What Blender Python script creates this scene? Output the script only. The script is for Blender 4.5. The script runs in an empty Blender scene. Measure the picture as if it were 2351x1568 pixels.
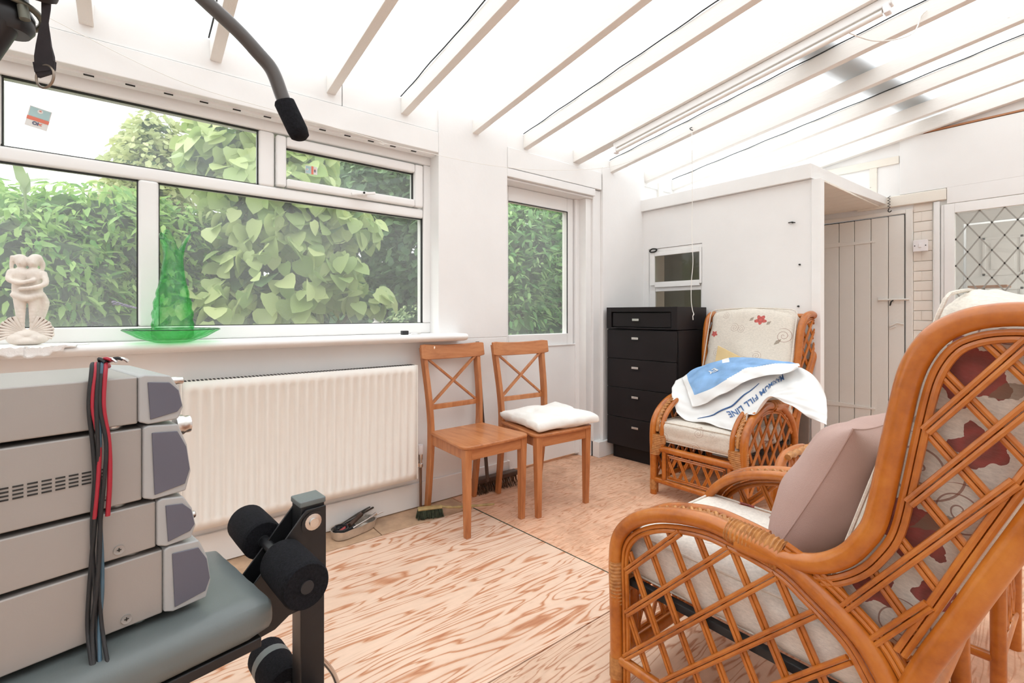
import bpy, bmesh, math, random
import numpy as np
from mathutils import Vector, Matrix, noise
random.seed(7)
PI = math.pi
sc = bpy.context.scene
C = sc.collection

# ---------------------------------------------------------------- camera, world, light
cd = bpy.data.cameras.new('camera'); cam = bpy.data.objects.new('camera', cd); C.objects.link(cam)
cd.sensor_width = 36; cd.lens = 1100 / 2351 * 36; cd.shift_y = -63.2 / 2351
cd.clip_start = 0.05; cd.clip_end = 200
cam.location = (0, 0, 1.1); cam.rotation_euler = (PI / 2, 0, 0.8965)
sc.camera = cam
w = bpy.data.worlds.new('overcast_sky'); sc.world = w; w.use_nodes = True
bg = w.node_tree.nodes['Background']; bg.inputs[0].default_value = (0.985, 0.99, 1.0, 1); bg.inputs[1].default_value = 3.1
sd = bpy.data.lights.new('sun', 'SUN'); sd.energy = 3.5; sd.angle = math.radians(50); sd.color = (1, .97, .9)
sun = bpy.data.objects.new('sun', sd); C.objects.link(sun); sun.rotation_euler = (math.radians(28), math.radians(-22), 0)
vs = sc.view_settings
vs.view_transform = 'Standard'; vs.look = 'None'; vs.exposure = -0.52; vs.gamma = 1; vs.use_curve_mapping = False
sc.cycles.max_bounces = 12; sc.cycles.diffuse_bounces = 6; sc.cycles.transparent_max_bounces = 24
sc.cycles.transmission_bounces = 8; sc.cycles.use_denoising = True; sc.cycles.caustics_refractive = False

# ---------------------------------------------------------------- materials
def nm(name):
    m = bpy.data.materials.new(name); m.use_nodes = True
    return m, m.node_tree.nodes, m.node_tree.links, m.node_tree.nodes['Principled BSDF']
def mathn(N, L, op, a, b=None, c=None):
    n = N.new('ShaderNodeMath'); n.operation = op
    for i, v in enumerate((a, b, c)):
        if v is None: continue
        if isinstance(v, (int, float)): n.inputs[i].default_value = v
        else: L.new(v, n.inputs[i])
    return n.outputs[0]
def mixc(N, L, f, a, b):
    n = N.new('ShaderNodeMix'); n.data_type = 'RGBA'
    for i, v in ((0, f), (6, a), (7, b)):
        if isinstance(v, (int, float)): n.inputs[i].default_value = v
        elif isinstance(v, tuple): n.inputs[i].default_value = (*v, 1) if len(v) == 3 else v
        else: L.new(v, n.inputs[i])
    return n.outputs[2]
def ramp(N, L, f, stops):
    n = N.new('ShaderNodeValToRGB'); e = n.color_ramp.elements
    e[0].position = stops[0][0]; e[0].color = (*stops[0][1], 1)
    e[1].position = stops[-1][0]; e[1].color = (*stops[-1][1], 1)
    for p, c in stops[1:-1]:
        x = e.new(p); x.color = (*c, 1)
    L.new(f, n.inputs[0]); return n.outputs[0]
def coord(N, L, scale=(1, 1, 1), rot=(0, 0, 0), src='Object', loc=(0, 0, 0)):
    t = N.new('ShaderNodeTexCoord'); m = N.new('ShaderNodeMapping')
    m.inputs['Scale'].default_value = scale; m.inputs['Rotation'].default_value = rot; m.inputs['Location'].default_value = loc
    L.new(t.outputs[src], m.inputs[0]); return m.outputs[0]
def noisen(N, L, v, scale, detail=4, rough=.55, dist=0):
    n = N.new('ShaderNodeTexNoise'); n.inputs['Scale'].default_value = scale; n.inputs['Detail'].default_value = detail
    n.inputs['Roughness'].default_value = rough; n.inputs['Distortion'].default_value = dist
    if v: L.new(v, n.inputs[0])
    return n.outputs[0]
def bump(N, L, b, h, strength=.3, dist=.01):
    n = N.new('ShaderNodeBump'); n.inputs['Strength'].default_value = strength; n.inputs['Distance'].default_value = dist
    L.new(h, n.inputs['Height']); L.new(n.outputs[0], b.inputs['Normal'])
def plain(name, col, rough=.5, metal=0, var=.06, scale=6, bmp=0, bscale=60, spec=.5):
    m, N, L, b = nm(name)
    v = coord(N, L)
    f = noisen(N, L, v, scale)
    c2 = tuple(max(0, x * (1 - var * 2)) for x in col); c1 = tuple(min(1, x * (1 + var)) for x in col)
    L.new(ramp(N, L, f, [(.3, c2), (.7, c1)]), b.inputs['Base Color'])
    b.inputs['Roughness'].default_value = rough; b.inputs['Metallic'].default_value = metal
    b.inputs['Specular IOR Level'].default_value = spec
    if bmp: bump(N, L, b, noisen(N, L, v, bscale), bmp, .004)
    return m
M = {}
M['plaster'] = plain('white_wall_paint', (.85, .84, .83), .75, var=.02, scale=2.2, bmp=.15, bscale=30, spec=.2)
M['upvc'] = plain('white_upvc', (.86, .85, .84), .3, var=.01, spec=.4)
M['gloss'] = plain('white_gloss_paint', (.86, .852, .84), .4, var=.015, scale=5, bmp=.1, bscale=25, spec=.3)
def worn(name, base, dirt, amount=.62, scale=14, stretch=(1, 1, 1)):
    m, N, L, b = nm(name)
    v = coord(N, L, stretch)
    f = noisen(N, L, v, scale, 8, .7)
    g = noisen(N, L, v, scale * 5, 4, .7)
    x = mathn(N, L, 'ADD', mathn(N, L, 'MULTIPLY', f, .6), mathn(N, L, 'MULTIPLY', g, .4))
    L.new(ramp(N, L, x, [(.3, tuple(c * .97 for c in base)), (amount, base), (amount + .035, dirt)]), b.inputs['Base Color'])
    b.inputs['Roughness'].default_value = .6; b.inputs['Specular IOR Level'].default_value = .25
    bump(N, L, b, x, .35, .006)
    return m
M['rafter'] = worn('painted_rafter_timber', (.83, .80, .76), (.42, .36, .31), .655, 9, (.5, 2, 2))
M['oldpaint'] = worn('flaking_white_paint', (.84, .79, .71), (.16, .12, .10), .64, 10, (1, 1, 3))
M['brickpaint'] = worn('painted_brick', (.86, .80, .73), (.3, .22, .18), .69, 12, (1, 1, 2.5))
M['doorpaint'] = worn('painted_door_boards', (.84, .81, .765), (.4, .36, .32), .70, 12)
M['black'] = plain('black_steel', (.016, .016, .018), .35, .1, .1, 20)
M['blackgap'] = plain('dark_gap_shadow_paint', (.03, .028, .026), .9)
M['foam'] = plain('black_foam', (.014, .014, .017), .95, 0, .2, 200, .8, 350, spec=.15)
M['bargrey'] = plain('dark_grey_lacquer', (.075, .065, .06), .3)
M['steel'] = plain('bright_steel', (.7, .68, .66), .25, 1, .05)
M['vinyl'] = plain('grey_green_vinyl', (.145, .165, .165), .38, 0, .04, 5, .05, 300)
M['silver'] = plain('silver_painted_metal', (.37, .345, .325), .42, .25, .015, 3, .03, 400)
M['bezel'] = plain('blue_grey_plastic', (.12, .12, .155), .45, 0, .02)
M['bezellight'] = plain('light_grey_plastic', (.42, .42, .42), .4, 0, .02)
M['espresso'] = plain('black_brown_veneer', (.013, .010, .011), .5, 0, .12, 4, spec=.25)
M['rubber'] = plain('black_rubber', (.02, .02, .022), .6)
M['redcable'] = plain('red_cable_sheath', (.42, .02, .04), .4)
M['bluecable'] = plain('blue_grey_cable_sheath', (.06, .12, .17), .4)
M['white_cloth'] = plain('white_cotton', (.86, .84, .80), .9, 0, .03, 8, .5, 30, spec=.1)
M['pink'] = plain('dusty_pink_cotton', (.50, .345, .305), .9, 0, .04, 6, .3, 500, spec=.1)
M['cream'] = plain('cream_radiator_enamel', (.84, .80, .745), .35, 0, .008)
M['sealblack'] = plain('dark_rubber_seal', (.02, .02, .02), .7)  # black rubber of the pane gaskets and roof seals
M['sacking'] = plain('woven_white_plastic', (.82, .82, .81), .45, 0, .02, 6, .35, 22)
M['sackblue'] = plain('blue_print', (.24, .44, .74), .45, 0, .12, 10, .35, 22)
M['print_blue'] = plain('dark_blue_ink', (.05, .13, .32), .5)
M['yellowpaper'] = plain('buff_paper', (.70, .52, .27), .8)
M['copper'] = plain('dull_copper', (.22, .13, .09), .4, .6)
M['foil'] = plain('crumpled_foil', (.72, .66, .6), .3, .8, .1, 20, .9, 40)
M['plastercast'] = plain('cream_cast_plaster', (.82, .75, .68), .8, 0, .05, 25, .5, 90, spec=.2)
M['ribgroove'] = plain('groove_brown', (.22, .15, .12), .8)
M['lace'] = plain('white_lace', (.86, .84, .82), .9, 0, .03, 10, .5, 120)
M['bristle'] = plain('green_grey_bristle', (.05, .062, .035), .9, 0, .3, 60)
M['brownbristle'] = plain('brown_bristle', (.13, .065, .035), .9, 0, .3, 60)
M['bamboo'] = plain('yellow_cane', (.46, .33, .14), .5, 0, .15, 30)
M['darkpole'] = plain('dark_varnished_pole', (.07, .04, .028), .4)
M['strap'] = plain('black_webbing', (.022, .017, .02), .85, 0, .1, 90)
M['brass'] = plain('dull_ring_metal', (.30, .24, .19), .35, .8)
M['greenrim'] = plain('green_grey_cast_metal', (.15, .15, .12), .4, .6)
M['trimwood'] = plain('bare_orange_wood', (.45, .20, .09), .6)
M['lead'] = plain('grey_lead_strip', (.36, .35, .32), .5, .3)
M['screwdark'] = plain('dark_metal', (.03, .028, .025), .5, .5)
M['darkinterior'] = plain('dark_interior_tone', (.33, .32, .28), .8)
M['greypanel'] = plain('grey_brown_panel', (.25, .20, .17), .8)
M['plankwood'] = plain('weathered_plank', (.46, .42, .37), .8)
M['roofgrey'] = plain('grey_slate', (.34, .33, .33), .8, 0, .1, 3)
M['soil'] = plain('garden_soil', (.10, .085, .06), .95, 0, .3, 4)
M['lavender'] = plain('lilac_petals', (.38, .30, .48), .8)
M['stone'] = plain('pale_stone', (.5, .48, .45), .9, 0, .15, 12)
M['switchwhite'] = plain('white_switch_plastic', (.86, .83, .84), .35, 0, .005)
M['tube'] = plain('unlit_tube_glass', (.85, .83, .80), .15, 0, .01)
M['beige'] = plain('beige_batten_plastic', (.52, .46, .40), .4, 0, .03)
M['tools'] = plain('dull_tool_steel', (.10, .09, .08), .35, .7, .3, 30)
M['toolred'] = plain('red_handle', (.45, .07, .07), .4)

def glassy(name, tint=(1, 1, 1), haze=.05, rough=0.0, hazecol=(.9, .93, .95)):
    m, N, L, b = nm(name); N.remove(b)
    out = N['Material Output']
    t = N.new('ShaderNodeBsdfTransparent'); t.inputs[0].default_value = (*tint, 1)
    g = N.new('ShaderNodeBsdfGlossy'); g.inputs['Roughness'].default_value = rough
    d = N.new('ShaderNodeBsdfTranslucent'); d.inputs[0].default_value = (*hazecol, 1)
    ge = N.new('ShaderNodeNewGeometry'); dt = N.new('ShaderNodeVectorMath'); dt.operation = 'DOT_PRODUCT'
    L.new(ge.outputs['Incoming'], dt.inputs[0]); L.new(ge.outputs['Normal'], dt.inputs[1])
    c_ = mathn(N, L, 'SUBTRACT', 1.0, mathn(N, L, 'ABSOLUTE', dt.outputs['Value']))
    fr = mathn(N, L, 'MULTIPLY_ADD', mathn(N, L, 'POWER', c_, 5.0), .55, .03)
    a = N.new('ShaderNodeMixShader'); a.inputs[0].default_value = haze
    if haze > 0 and haze < .3:   # patchy reflection haze painted into the pane
        v = coord(N, L); f = noisen(N, L, v, 1.6, 5, .6)
        L.new(mathn(N, L, 'MULTIPLY', f, haze * 2), a.inputs[0])
    L.new(t.outputs[0], a.inputs[1]); L.new(d.outputs[0], a.inputs[2])
    s = N.new('ShaderNodeMixShader'); L.new(fr, s.inputs[0]); L.new(a.outputs[0], s.inputs[1]); L.new(g.outputs[0], s.inputs[2])
    L.new(s.outputs[0], out.inputs[0])
    return m
M['glass'] = glassy('window_glass', (.97, .985, .975), .085)
M['roofsheet'] = glassy('opal_polycarbonate', (.97, .97, .97), .72, .3)
M['darkglass'] = glassy('hazy_dark_glass', (.8, .8, .74), .10)
def greeng():
    m = glassy('green_pressed_glass', (.6, .9, .66), .10, .04, (.10, .62, .20)); N = m.node_tree.nodes; L = m.node_tree.links
    t = [n for n in N if n.type == 'BSDF_TRANSPARENT'][0]; lw = N.new('ShaderNodeLayerWeight'); lw.inputs[0].default_value = .38
    bp = N.new('ShaderNodeBump'); bp.inputs['Strength'].default_value = .9; bp.inputs['Distance'].default_value = .012
    v = coord(N, L); L.new(noisen(N, L, v, 22, 2), bp.inputs['Height']); L.new(bp.outputs[0], lw.inputs['Normal'])
    L.new(mixc(N, L, lw.outputs['Facing'], (.96, 1.0, .96), (.22, .74, .32)), t.inputs[0])
    g = [n for n in N if n.type == 'BSDF_GLOSSY'][0]; L.new(bp.outputs[0], g.inputs['Normal'])
    return m
M['greenglass'] = greeng() or glassy('green_pressed_glass', (.60, .93, .66), .14, .05, (.10, .62, .20))
m, N, L, b = nm('green_glass_rim')
b.inputs['Base Color'].default_value = (.12, .78, .28, 1); b.inputs['Roughness'].default_value = .04; b.inputs['IOR'].default_value = 1.25
b.inputs['Transmission Weight'].default_value = .92
v = coord(N, L); bump(N, L, b, noisen(N, L, v, 25, 2), .3, .004)
M['greenrimglass'] = m
M['greendark'] = plain('dark_green_glass_edge', (.01, .09, .03), .1)

def rattan():
    m, N, L, b = nm('lacquered_rattan')
    v = coord(N, L); f = noisen(N, L, v, 7, 5, .6); g = noisen(N, L, v, 55, 3)
    x = mathn(N, L, 'ADD', mathn(N, L, 'MULTIPLY', f, .75), mathn(N, L, 'MULTIPLY', g, .25))
    L.new(ramp(N, L, x, [(.3, (.30, .075, .008)), (.5, (.47, .135, .014)), (.72, (.60, .215, .035))]), b.inputs['Base Color'])
    b.inputs['Roughness'].default_value = .28; b.inputs['Coat Weight'].default_value = .3
    return m
M['rattan'] = rattan()
def binding():
    m, N, L, b = nm('cane_binding')
    v = coord(N, L); f = noisen(N, L, v, 60, 3)
    L.new(ramp(N, L, f, [(.3, (.34, .13, .035)), (.7, (.60, .28, .09))]), b.inputs['Base Color'])
    b.inputs['Roughness'].default_value = .4
    return m
M['binding'] = binding()
def pine(sc3=(7, 7, 1.2)):
    m, N, L, b = nm('honey_pine')
    v = coord(N, L, (1, 1, 1)); v2 = coord(N, L, sc3)
    f = noisen(N, L, v2, 4, 5, .6, .4); k = N.new('ShaderNodeTexVoronoi'); k.inputs['Scale'].default_value = 5.5; L.new(v, k.inputs[0])
    c = ramp(N, L, f, [(.25, (.32, .10, .03)), (.5, (.47, .175, .06)), (.75, (.57, .245, .10))])
    kn = ramp(N, L, k.outputs['Distance'], [(.05, (1, 1, 1)), (.085, (0, 0, 0))])
    L.new(mixc(N, L, kn, c, (.16, .05, .015)), b.inputs['Base Color'])
    b.inputs['Roughness'].default_value = .38; b.inputs['Coat Weight'].default_value = .15
    return m
M['pine'] = pine(); M['pine_seat'] = pine((8, 1.0, 8)); M['pine_rail'] = pine((1.0, 8, 8))
def ply(name, light, mid, dark, sc_=1.0, stain=0.0, off=(0, 0, 0)):
    m, N, L, b = nm(name)
    v = coord(N, L, (1, .13, 1), loc=off)
    base = noisen(N, L, v, 10.5 * sc_, 3, .5, .5)
    w1 = N.new('ShaderNodeMath'); w1.operation = 'MULTIPLY'; w1.inputs[1].default_value = 13.0; L.new(base, w1.inputs[0])
    fr = mathn(N, L, 'FRACT', w1.outputs[0])
    tri = mathn(N, L, 'ABSOLUTE', mathn(N, L, 'SUBTRACT', mathn(N, L, 'MULTIPLY', fr, 2), 1))
    v3 = coord(N, L, (30, 2.2, 1)); fine = noisen(N, L, v3, 4, 4, .7)
    x = mathn(N, L, 'ADD', mathn(N, L, 'MULTIPLY', tri, .62), mathn(N, L, 'MULTIPLY', fine, .38))
    c = ramp(N, L, x, [(.16, dark), (.27, mid), (.42, light), (.85, tuple(min(1, q * 1.07) for q in light))])
    v4 = coord(N, L); s = noisen(N, L, v4, 1.7, 6, .65)
    s2 = noisen(N, L, v4, 9, 5, .7)
    sf = ramp(N, L, mathn(N, L, 'ADD', mathn(N, L, 'MULTIPLY', s, .65), mathn(N, L, 'MULTIPLY', s2, .35)), [(.46, (0, 0, 0)), (.62, (1, 1, 1))])
    sf = mathn(N, L, 'MULTIPLY', sf, stain)
    L.new(mixc(N, L, sf, c, tuple(q * .62 for q in mid)), b.inputs['Base Color'])
    b.inputs['Roughness'].default_value = .55; b.inputs['Specular IOR Level'].default_value = .3
    bump(N, L, b, x, .12, .002)
    return m
M['ply1'] = ply('pale_plywood', (.76, .55, .42), (.60, .30, .17), (.45, .18, .09), .8, .15)
M['ply2'] = ply('worn_brown_plywood', (.80, .50, .34), (.72, .37, .22), (.55, .24, .13), 1.3, .75, (3, 1, 0))
M['ply3'] = ply('pale_plywood_second_sheet', (.70, .49, .36), (.54, .29, .18), (.38, .16, .085), 1.0, .3, (7, 2, 0))
M['ply4'] = plain('pale_filler_board', (.55, .36, .23), .6, 0, .15, 10)

def floral(name, flowers, swirls, axes='xz', leaves=(), base=(.72, .66, .58), red=(.40, .045, .04)):
    """woven cream cloth with printed flowers, scrolls and leaves at given places (object space)"""
    m, N, L, b = nm(name)
    t = N.new('ShaderNodeTexCoord'); sp = N.new('ShaderNodeSeparateXYZ'); L.new(t.outputs['Object'], sp.inputs[0])
    U = sp.outputs['XYZ'.index(axes[0].upper())]; V = sp.outputs['XYZ'.index(axes[1].upper())]
    wv = coord(N, L, (1, 1, 3)); cl = noisen(N, L, wv, 90, 3, .7)
    col = ramp(N, L, cl, [(.3, tuple(c * .86 for c in base)), (.7, tuple(min(1, c * 1.1) for c in base))])
    cl2 = noisen(N, L, t.outputs['Object'], 30, 3)
    for (cx, cy, R, kind, colr) in [(*f, 'flower', red) for f in flowers] + [(*f, 'leaf', (.23, .17, .12)) for f in leaves] + [(*f, 'swirl', (.26, .11, .08)) for f in swirls]:
        du = mathn(N, L, 'SUBTRACT', U, cx); dv = mathn(N, L, 'SUBTRACT', V, cy)
        r = mathn(N, L, 'SQRT', mathn(N, L, 'ADD', mathn(N, L, 'MULTIPLY', du, du), mathn(N, L, 'MULTIPLY', dv, dv)))
        a = mathn(N, L, 'ARCTAN2', dv, du)
        if kind == 'flower':
            pet = mathn(N, L, 'MULTIPLY', mathn(N, L, 'SINE', mathn(N, L, 'MULTIPLY', a, 5)), .12 * R)
            edge = mathn(N, L, 'ADD', mathn(N, L, 'ADD', r, pet), mathn(N, L, 'MULTIPLY', cl2, .6 * R))
            f = mathn(N, L, 'LESS_THAN', edge, R)
            inner = mathn(N, L, 'MULTIPLY', mathn(N, L, 'SINE', mathn(N, L, 'MULTIPLY', r, 14 / R)), .5)
            fc = mixc(N, L, mathn(N, L, 'ADD', inner, .5), colr, tuple(c * 1.5 for c in colr))
            col = mixc(N, L, mathn(N, L, 'MULTIPLY', f, .88), col, fc)
        elif kind == 'swirl':
            sv = mathn(N, L, 'FRACT', mathn(N, L, 'SUBTRACT', mathn(N, L, 'DIVIDE', r, R * .42), mathn(N, L, 'DIVIDE', a, 2 * PI)))
            f = mathn(N, L, 'MULTIPLY', mathn(N, L, 'LESS_THAN', sv, .13), mathn(N, L, 'LESS_THAN', r, R))
            col = mixc(N, L, mathn(N, L, 'MULTIPLY', f, .75), col, colr)
        else:
            e = mathn(N, L, 'ADD', mathn(N, L, 'MULTIPLY', mathn(N, L, 'ABSOLUTE', mathn(N, L, 'ADD', du, dv)), 1.0), mathn(N, L, 'MULTIPLY', mathn(N, L, 'ABSOLUTE', mathn(N, L, 'SUBTRACT', du, dv)), 2.2))
            e = mathn(N, L, 'ADD', e, mathn(N, L, 'MULTIPLY', mathn(N, L, 'SUBTRACT', cl2, .5), 1.2 * R))
            f = mathn(N, L, 'LESS_THAN', e, R)
            col = mixc(N, L, mathn(N, L, 'MULTIPLY', f, .7), col, colr)
    L.new(col, b.inputs['Base Color']); b.inputs['Roughness'].default_value = .9; b.inputs['Specular IOR Level'].default_value = .1
    bump(N, L, b, cl, .4, .002)
    return m

def leafmat(name, c1, c2, trans=.35):
    m, N, L, b = nm(name)
    a = N.new('ShaderNodeAttribute'); a.attribute_name = 'tone'
    oi = N.new('ShaderNodeObjectInfo')
    x = mathn(N, L, 'FRACT', mathn(N, L, 'ADD', a.outputs['Fac'], oi.outputs['Random']))
    col = ramp(N, L, x, [(0, c1), (1, c2)])
    L.new(col, b.inputs['Base Color']); b.inputs['Roughness'].default_value = .5; b.inputs['Specular IOR Level'].default_value = .35
    t = N.new('ShaderNodeBsdfTranslucent'); L.new(col, t.inputs[0])
    mx = N.new('ShaderNodeMixShader'); mx.inputs[0].default_value = trans
    L.new(b.outputs[0], mx.inputs[1]); L.new(t.outputs[0], mx.inputs[2]); L.new(mx.outputs[0], N['Material Output'].inputs[0])
    return m
M['leaf_broad'] = leafmat('broad_leaf', (.32, .46, .16), (.68, .76, .36))
M['leaf_laurel'] = leafmat('laurel_leaf', (.12, .32, .10), (.42, .62, .26))
M['leaf_climber'] = leafmat('climber_leaf', (.16, .38, .09), (.52, .74, .24))
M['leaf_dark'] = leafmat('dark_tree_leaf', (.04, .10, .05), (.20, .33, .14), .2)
M['leaf_conifer'] = leafmat('yellow_conifer_leaf', (.44, .52, .24), (.80, .82, .46))
M['leaf_small'] = leafmat('small_shrub_leaf', (.22, .34, .14), (.55, .64, .34))
M['leaf_pale'] = leafmat('pale_tree_leaf', (.34, .45, .25), (.62, .70, .45))
M['bark'] = plain('brown_bark', (.12, .09, .06), .9)

# ---------------------------------------------------------------- mesh helpers
class MB:
    def __init__(s): s.v = []; s.f = []; s.mi = []
    def add(s, vs_, fs, mi=0):
        o = len(s.v); s.v += [tuple(p) for p in vs_]; s.f += [tuple(i + o for i in f) for f in fs]; s.mi += [mi] * len(fs); return s
    def box(s, a, b_, mi=0):
        x0, y0, z0 = a; x1, y1, z1 = b_
        return s.add([(x0, y0, z0), (x1, y0, z0), (x1, y1, z0), (x0, y1, z0), (x0, y0, z1), (x1, y0, z1), (x1, y1, z1), (x0, y1, z1)],
                     [(0, 3, 2, 1), (4, 5, 6, 7), (0, 1, 5, 4), (1, 2, 6, 5), (2, 3, 7, 6), (3, 0, 4, 7)], mi)
    def hexa(s, bot, top, mi=0):
        n = len(bot)
        return s.add(list(bot) + list(top), [tuple(range(n))[::-1], tuple(range(n, 2 * n))] + [(i, (i + 1) % n, n + (i + 1) % n, n + i) for i in range(n)], mi)
    def beam(s, a, b_, wd, ht, up=(0, 0, 1), mi=0, w2=None, h2=None):
        a = Vector(a); b_ = Vector(b_); d = (b_ - a).normalized(); up = Vector(up)
        sd_ = d.cross(up)
        if sd_.length < 1e-4: sd_ = d.cross(Vector((1, 0, 0)))
        sd_.normalize(); u = sd_.cross(d).normalized(); w2 = w2 or wd; h2 = h2 or ht
        def ring(c, W, H): return [c + sd_ * W / 2 * i + u * H / 2 * j for i, j in ((-1, -1), (1, -1), (1, 1), (-1, 1))]
        return s.hexa(ring(a, wd, ht), ring(b_, w2, h2), mi)
    def tube(s, pts, r, seg=10, mi=0, caps=True, closed=False):
        pts = [Vector(p) for p in pts]; n = len(pts)
        rr = r if isinstance(r, (list, tuple)) else [r] * n
        vs_ = []; prev = None
        for i, p in enumerate(pts):
            if closed: d = pts[(i + 1) % n] - pts[i - 1]
            else: d = pts[min(i + 1, n - 1)] - pts[max(i - 1, 0)]
            d.normalize()
            if prev is None:
                x = d.cross(Vector((0, 0, 1)));
                if x.length < .05: x = d.cross(Vector((1, 0, 0)))
            else:
                x = prev - d * prev.dot(d)
            x.normalize(); prev = x; y = d.cross(x)
            for k in range(seg):
                t = 2 * PI * k / seg; vs_.append(p + (x * math.cos(t) + y * math.sin(t)) * rr[i])
        fs = []
        m_ = n if closed else n - 1
        for i in range(m_):
            for k in range(seg):
                a = i * seg + k; b1 = i * seg + (k + 1) % seg; j = (i + 1) % n
                fs.append((a, b1, j * seg + (k + 1) % seg, j * seg + k))
        if caps and not closed: fs += [tuple(range(seg))[::-1], tuple(range((n - 1) * seg, n * seg))]
        return s.add(vs_, fs, mi)
    def lathe(s, prof, c=(0, 0, 0), seg=28, mi=0, axis='z', caps=True, mod=None):
        vs_ = []
        for i, (r, z) in enumerate(prof):
            for k in range(seg):
                t = 2 * PI * k / seg; R = r * (mod(t, z, i) if mod else 1); p = (R * math.cos(t), R * math.sin(t), z)
                if axis == 'x': p = (p[2], p[0], p[1])
                if axis == 'y': p = (p[0], p[2], p[1])
                vs_.append((p[0] + c[0], p[1] + c[1], p[2] + c[2]))
        fs = [(i * seg + k, i * seg + (k + 1) % seg, (i + 1) * seg + (k + 1) % seg, (i + 1) * seg + k) for i in range(len(prof) - 1) for k in range(seg)]
        if caps: fs += [tuple(range(seg))[::-1], tuple(range((len(prof) - 1) * seg, len(prof) * seg))]
        return s.add(vs_, fs, mi)
    def prism(s, poly, z0, z1, plane='xy', mi=0):
        def P(a, b_, z): return {'xy': (a, b_, z), 'xz': (a, z, b_), 'yz': (z, a, b_)}[plane]
        return s.hexa([P(a, b_, z0) for a, b_ in poly], [P(a, b_, z1) for a, b_ in poly], mi)
    def build(s, name, mat, parent=None, smooth=False, bevel=0, loc=None, segs=2):
        me = bpy.data.meshes.new(name); me.from_pydata([tuple(p) for p in s.v], [], s.f)
        mats = mat if isinstance(mat, (list, tuple)) else [mat]
        for x in mats: me.materials.append(M[x] if isinstance(x, str) else x)
        if len(mats) > 1: me.polygons.foreach_set('material_index', s.mi)
        bm = bmesh.new(); bm.from_mesh(me); bmesh.ops.recalc_face_normals(bm, faces=bm.faces); bm.to_mesh(me); bm.free()
        if smooth: me.polygons.foreach_set('use_smooth', [True] * len(me.polygons))
        me.update()
        o = bpy.data.objects.new(name, me); C.objects.link(o)
        if parent is not None: o.parent = parent
        if loc: o.location = loc
        if smooth and not bevel:
            try: me.set_sharp_from_angle(angle=math.radians(50))
            except Exception: pass
        if bevel:
            md = o.modifiers.new('bevel', 'BEVEL'); md.width = bevel; md.segments = segs; md.limit_method = 'ANGLE'; md.angle_limit = math.radians(40)
            me.polygons.foreach_set('use_smooth', [True] * len(me.polygons))
            wn = o.modifiers.new('wn', 'WEIGHTED_NORMAL'); wn.keep_sharp = False
        return o
def smooth_path(pts, n=8, closed=False):
    P = [Vector(p) for p in pts]; out = []; m_ = len(P)
    R = range(m_ if closed else m_ - 1)
    for i in R:
        if closed: p0, p1, p2, p3 = P[i - 1], P[i], P[(i + 1) % m_], P[(i + 2) % m_]
        else: p0, p1, p2, p3 = P[max(i - 1, 0)], P[i], P[i + 1], P[min(i + 2, m_ - 1)]
        for k in range(n):
            t = k / n
            out.append(.5 * ((2 * p1) + (p2 - p0) * t + (2 * p0 - 5 * p1 + 4 * p2 - p3) * t * t + (3 * p1 - p0 - 3 * p2 + p3) * t ** 3))
    if not closed: out.append(P[-1])
    return out
def tag(o, label=None, cat=None, group=None, kind=None):
    if label: o['label'] = label
    if cat: o['category'] = cat
    if group: o['group'] = group
    if kind: o['kind'] = kind
    return o
def thing(name, label, cat, loc=(0, 0, 0), rz=0, group=None):
    o = bpy.data.objects.new(name, None); C.objects.link(o); o.location = loc; o.rotation_euler = (0, 0, rz)
    o.empty_display_size = .1
    return tag(o, label, cat, group)
def struct(o): o['kind'] = 'structure'; return o
def softbox(name, wd, dp, ht, mat, parent, r=.04, bulge=.015, n=22, wr=.003, loc=(0, 0, 0), rot=(0, 0, 0), fn=None, seed=0):
    bm = bmesh.new(); bmesh.ops.create_cube(bm, size=2)
    bmesh.ops.subdivide_edges(bm, edges=bm.edges[:], cuts=n, use_grid_fill=True)
    h = Vector((wd / 2, dp / 2, ht / 2)); r = min(r, min(h) * .98)
    for v in bm.verts:
        u = v.co.copy()
        p = Vector((u.x * h.x, u.y * h.y, u.z * h.z))
        q = Vector([max(-(h[i] - r), min(h[i] - r, p[i])) for i in range(3)])
        d = p - q
        if d.length > 1e-6: p = q + d.normalized() * r
        p.z += math.copysign(1, u.z) * bulge * (1 - u.x ** 2) * (1 - u.y ** 2) if abs(u.z) > .99 else 0
        nz = noise.noise(p * 9 + Vector((seed, 0, 0))) * wr * 2 + noise.noise(p * 28 + Vector((0, seed, 3))) * wr
        p += p.normalized() * nz
        if fn: p = fn(p, u)
        v.co = p
    me = bpy.data.meshes.new(name); bm.to_mesh(me); bm.free()
    me.polygons.foreach_set('use_smooth', [True] * len(me.polygons)); me.materials.append(M[mat] if isinstance(mat, str) else mat)
    o = bpy.data.objects.new(name, me); C.objects.link(o); o.parent = parent; o.location = loc; o.rotation_euler = rot
    return o
def sheet(name, S, nu, nv, mat, parent, thick=.0015, pick=None):
    mb = MB(); vs_ = [S(i / nu, j / nv) for j in range(nv + 1) for i in range(nu + 1)]
    fs = []; mi = []
    for j in range(nv):
        for i in range(nu):
            a = j * (nu + 1) + i; fs.append((a, a + 1, a + nu + 2, a + nu + 1)); mi.append(pick((i + .5) / nu, (j + .5) / nv) if pick else 0)
    mb.v = [tuple(p) for p in vs_]; mb.f = fs; mb.mi = mi
    o = mb.build(name, mat, parent, True)
    md = o.modifiers.new('thickness', 'SOLIDIFY'); md.thickness = thick
    return o
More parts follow.
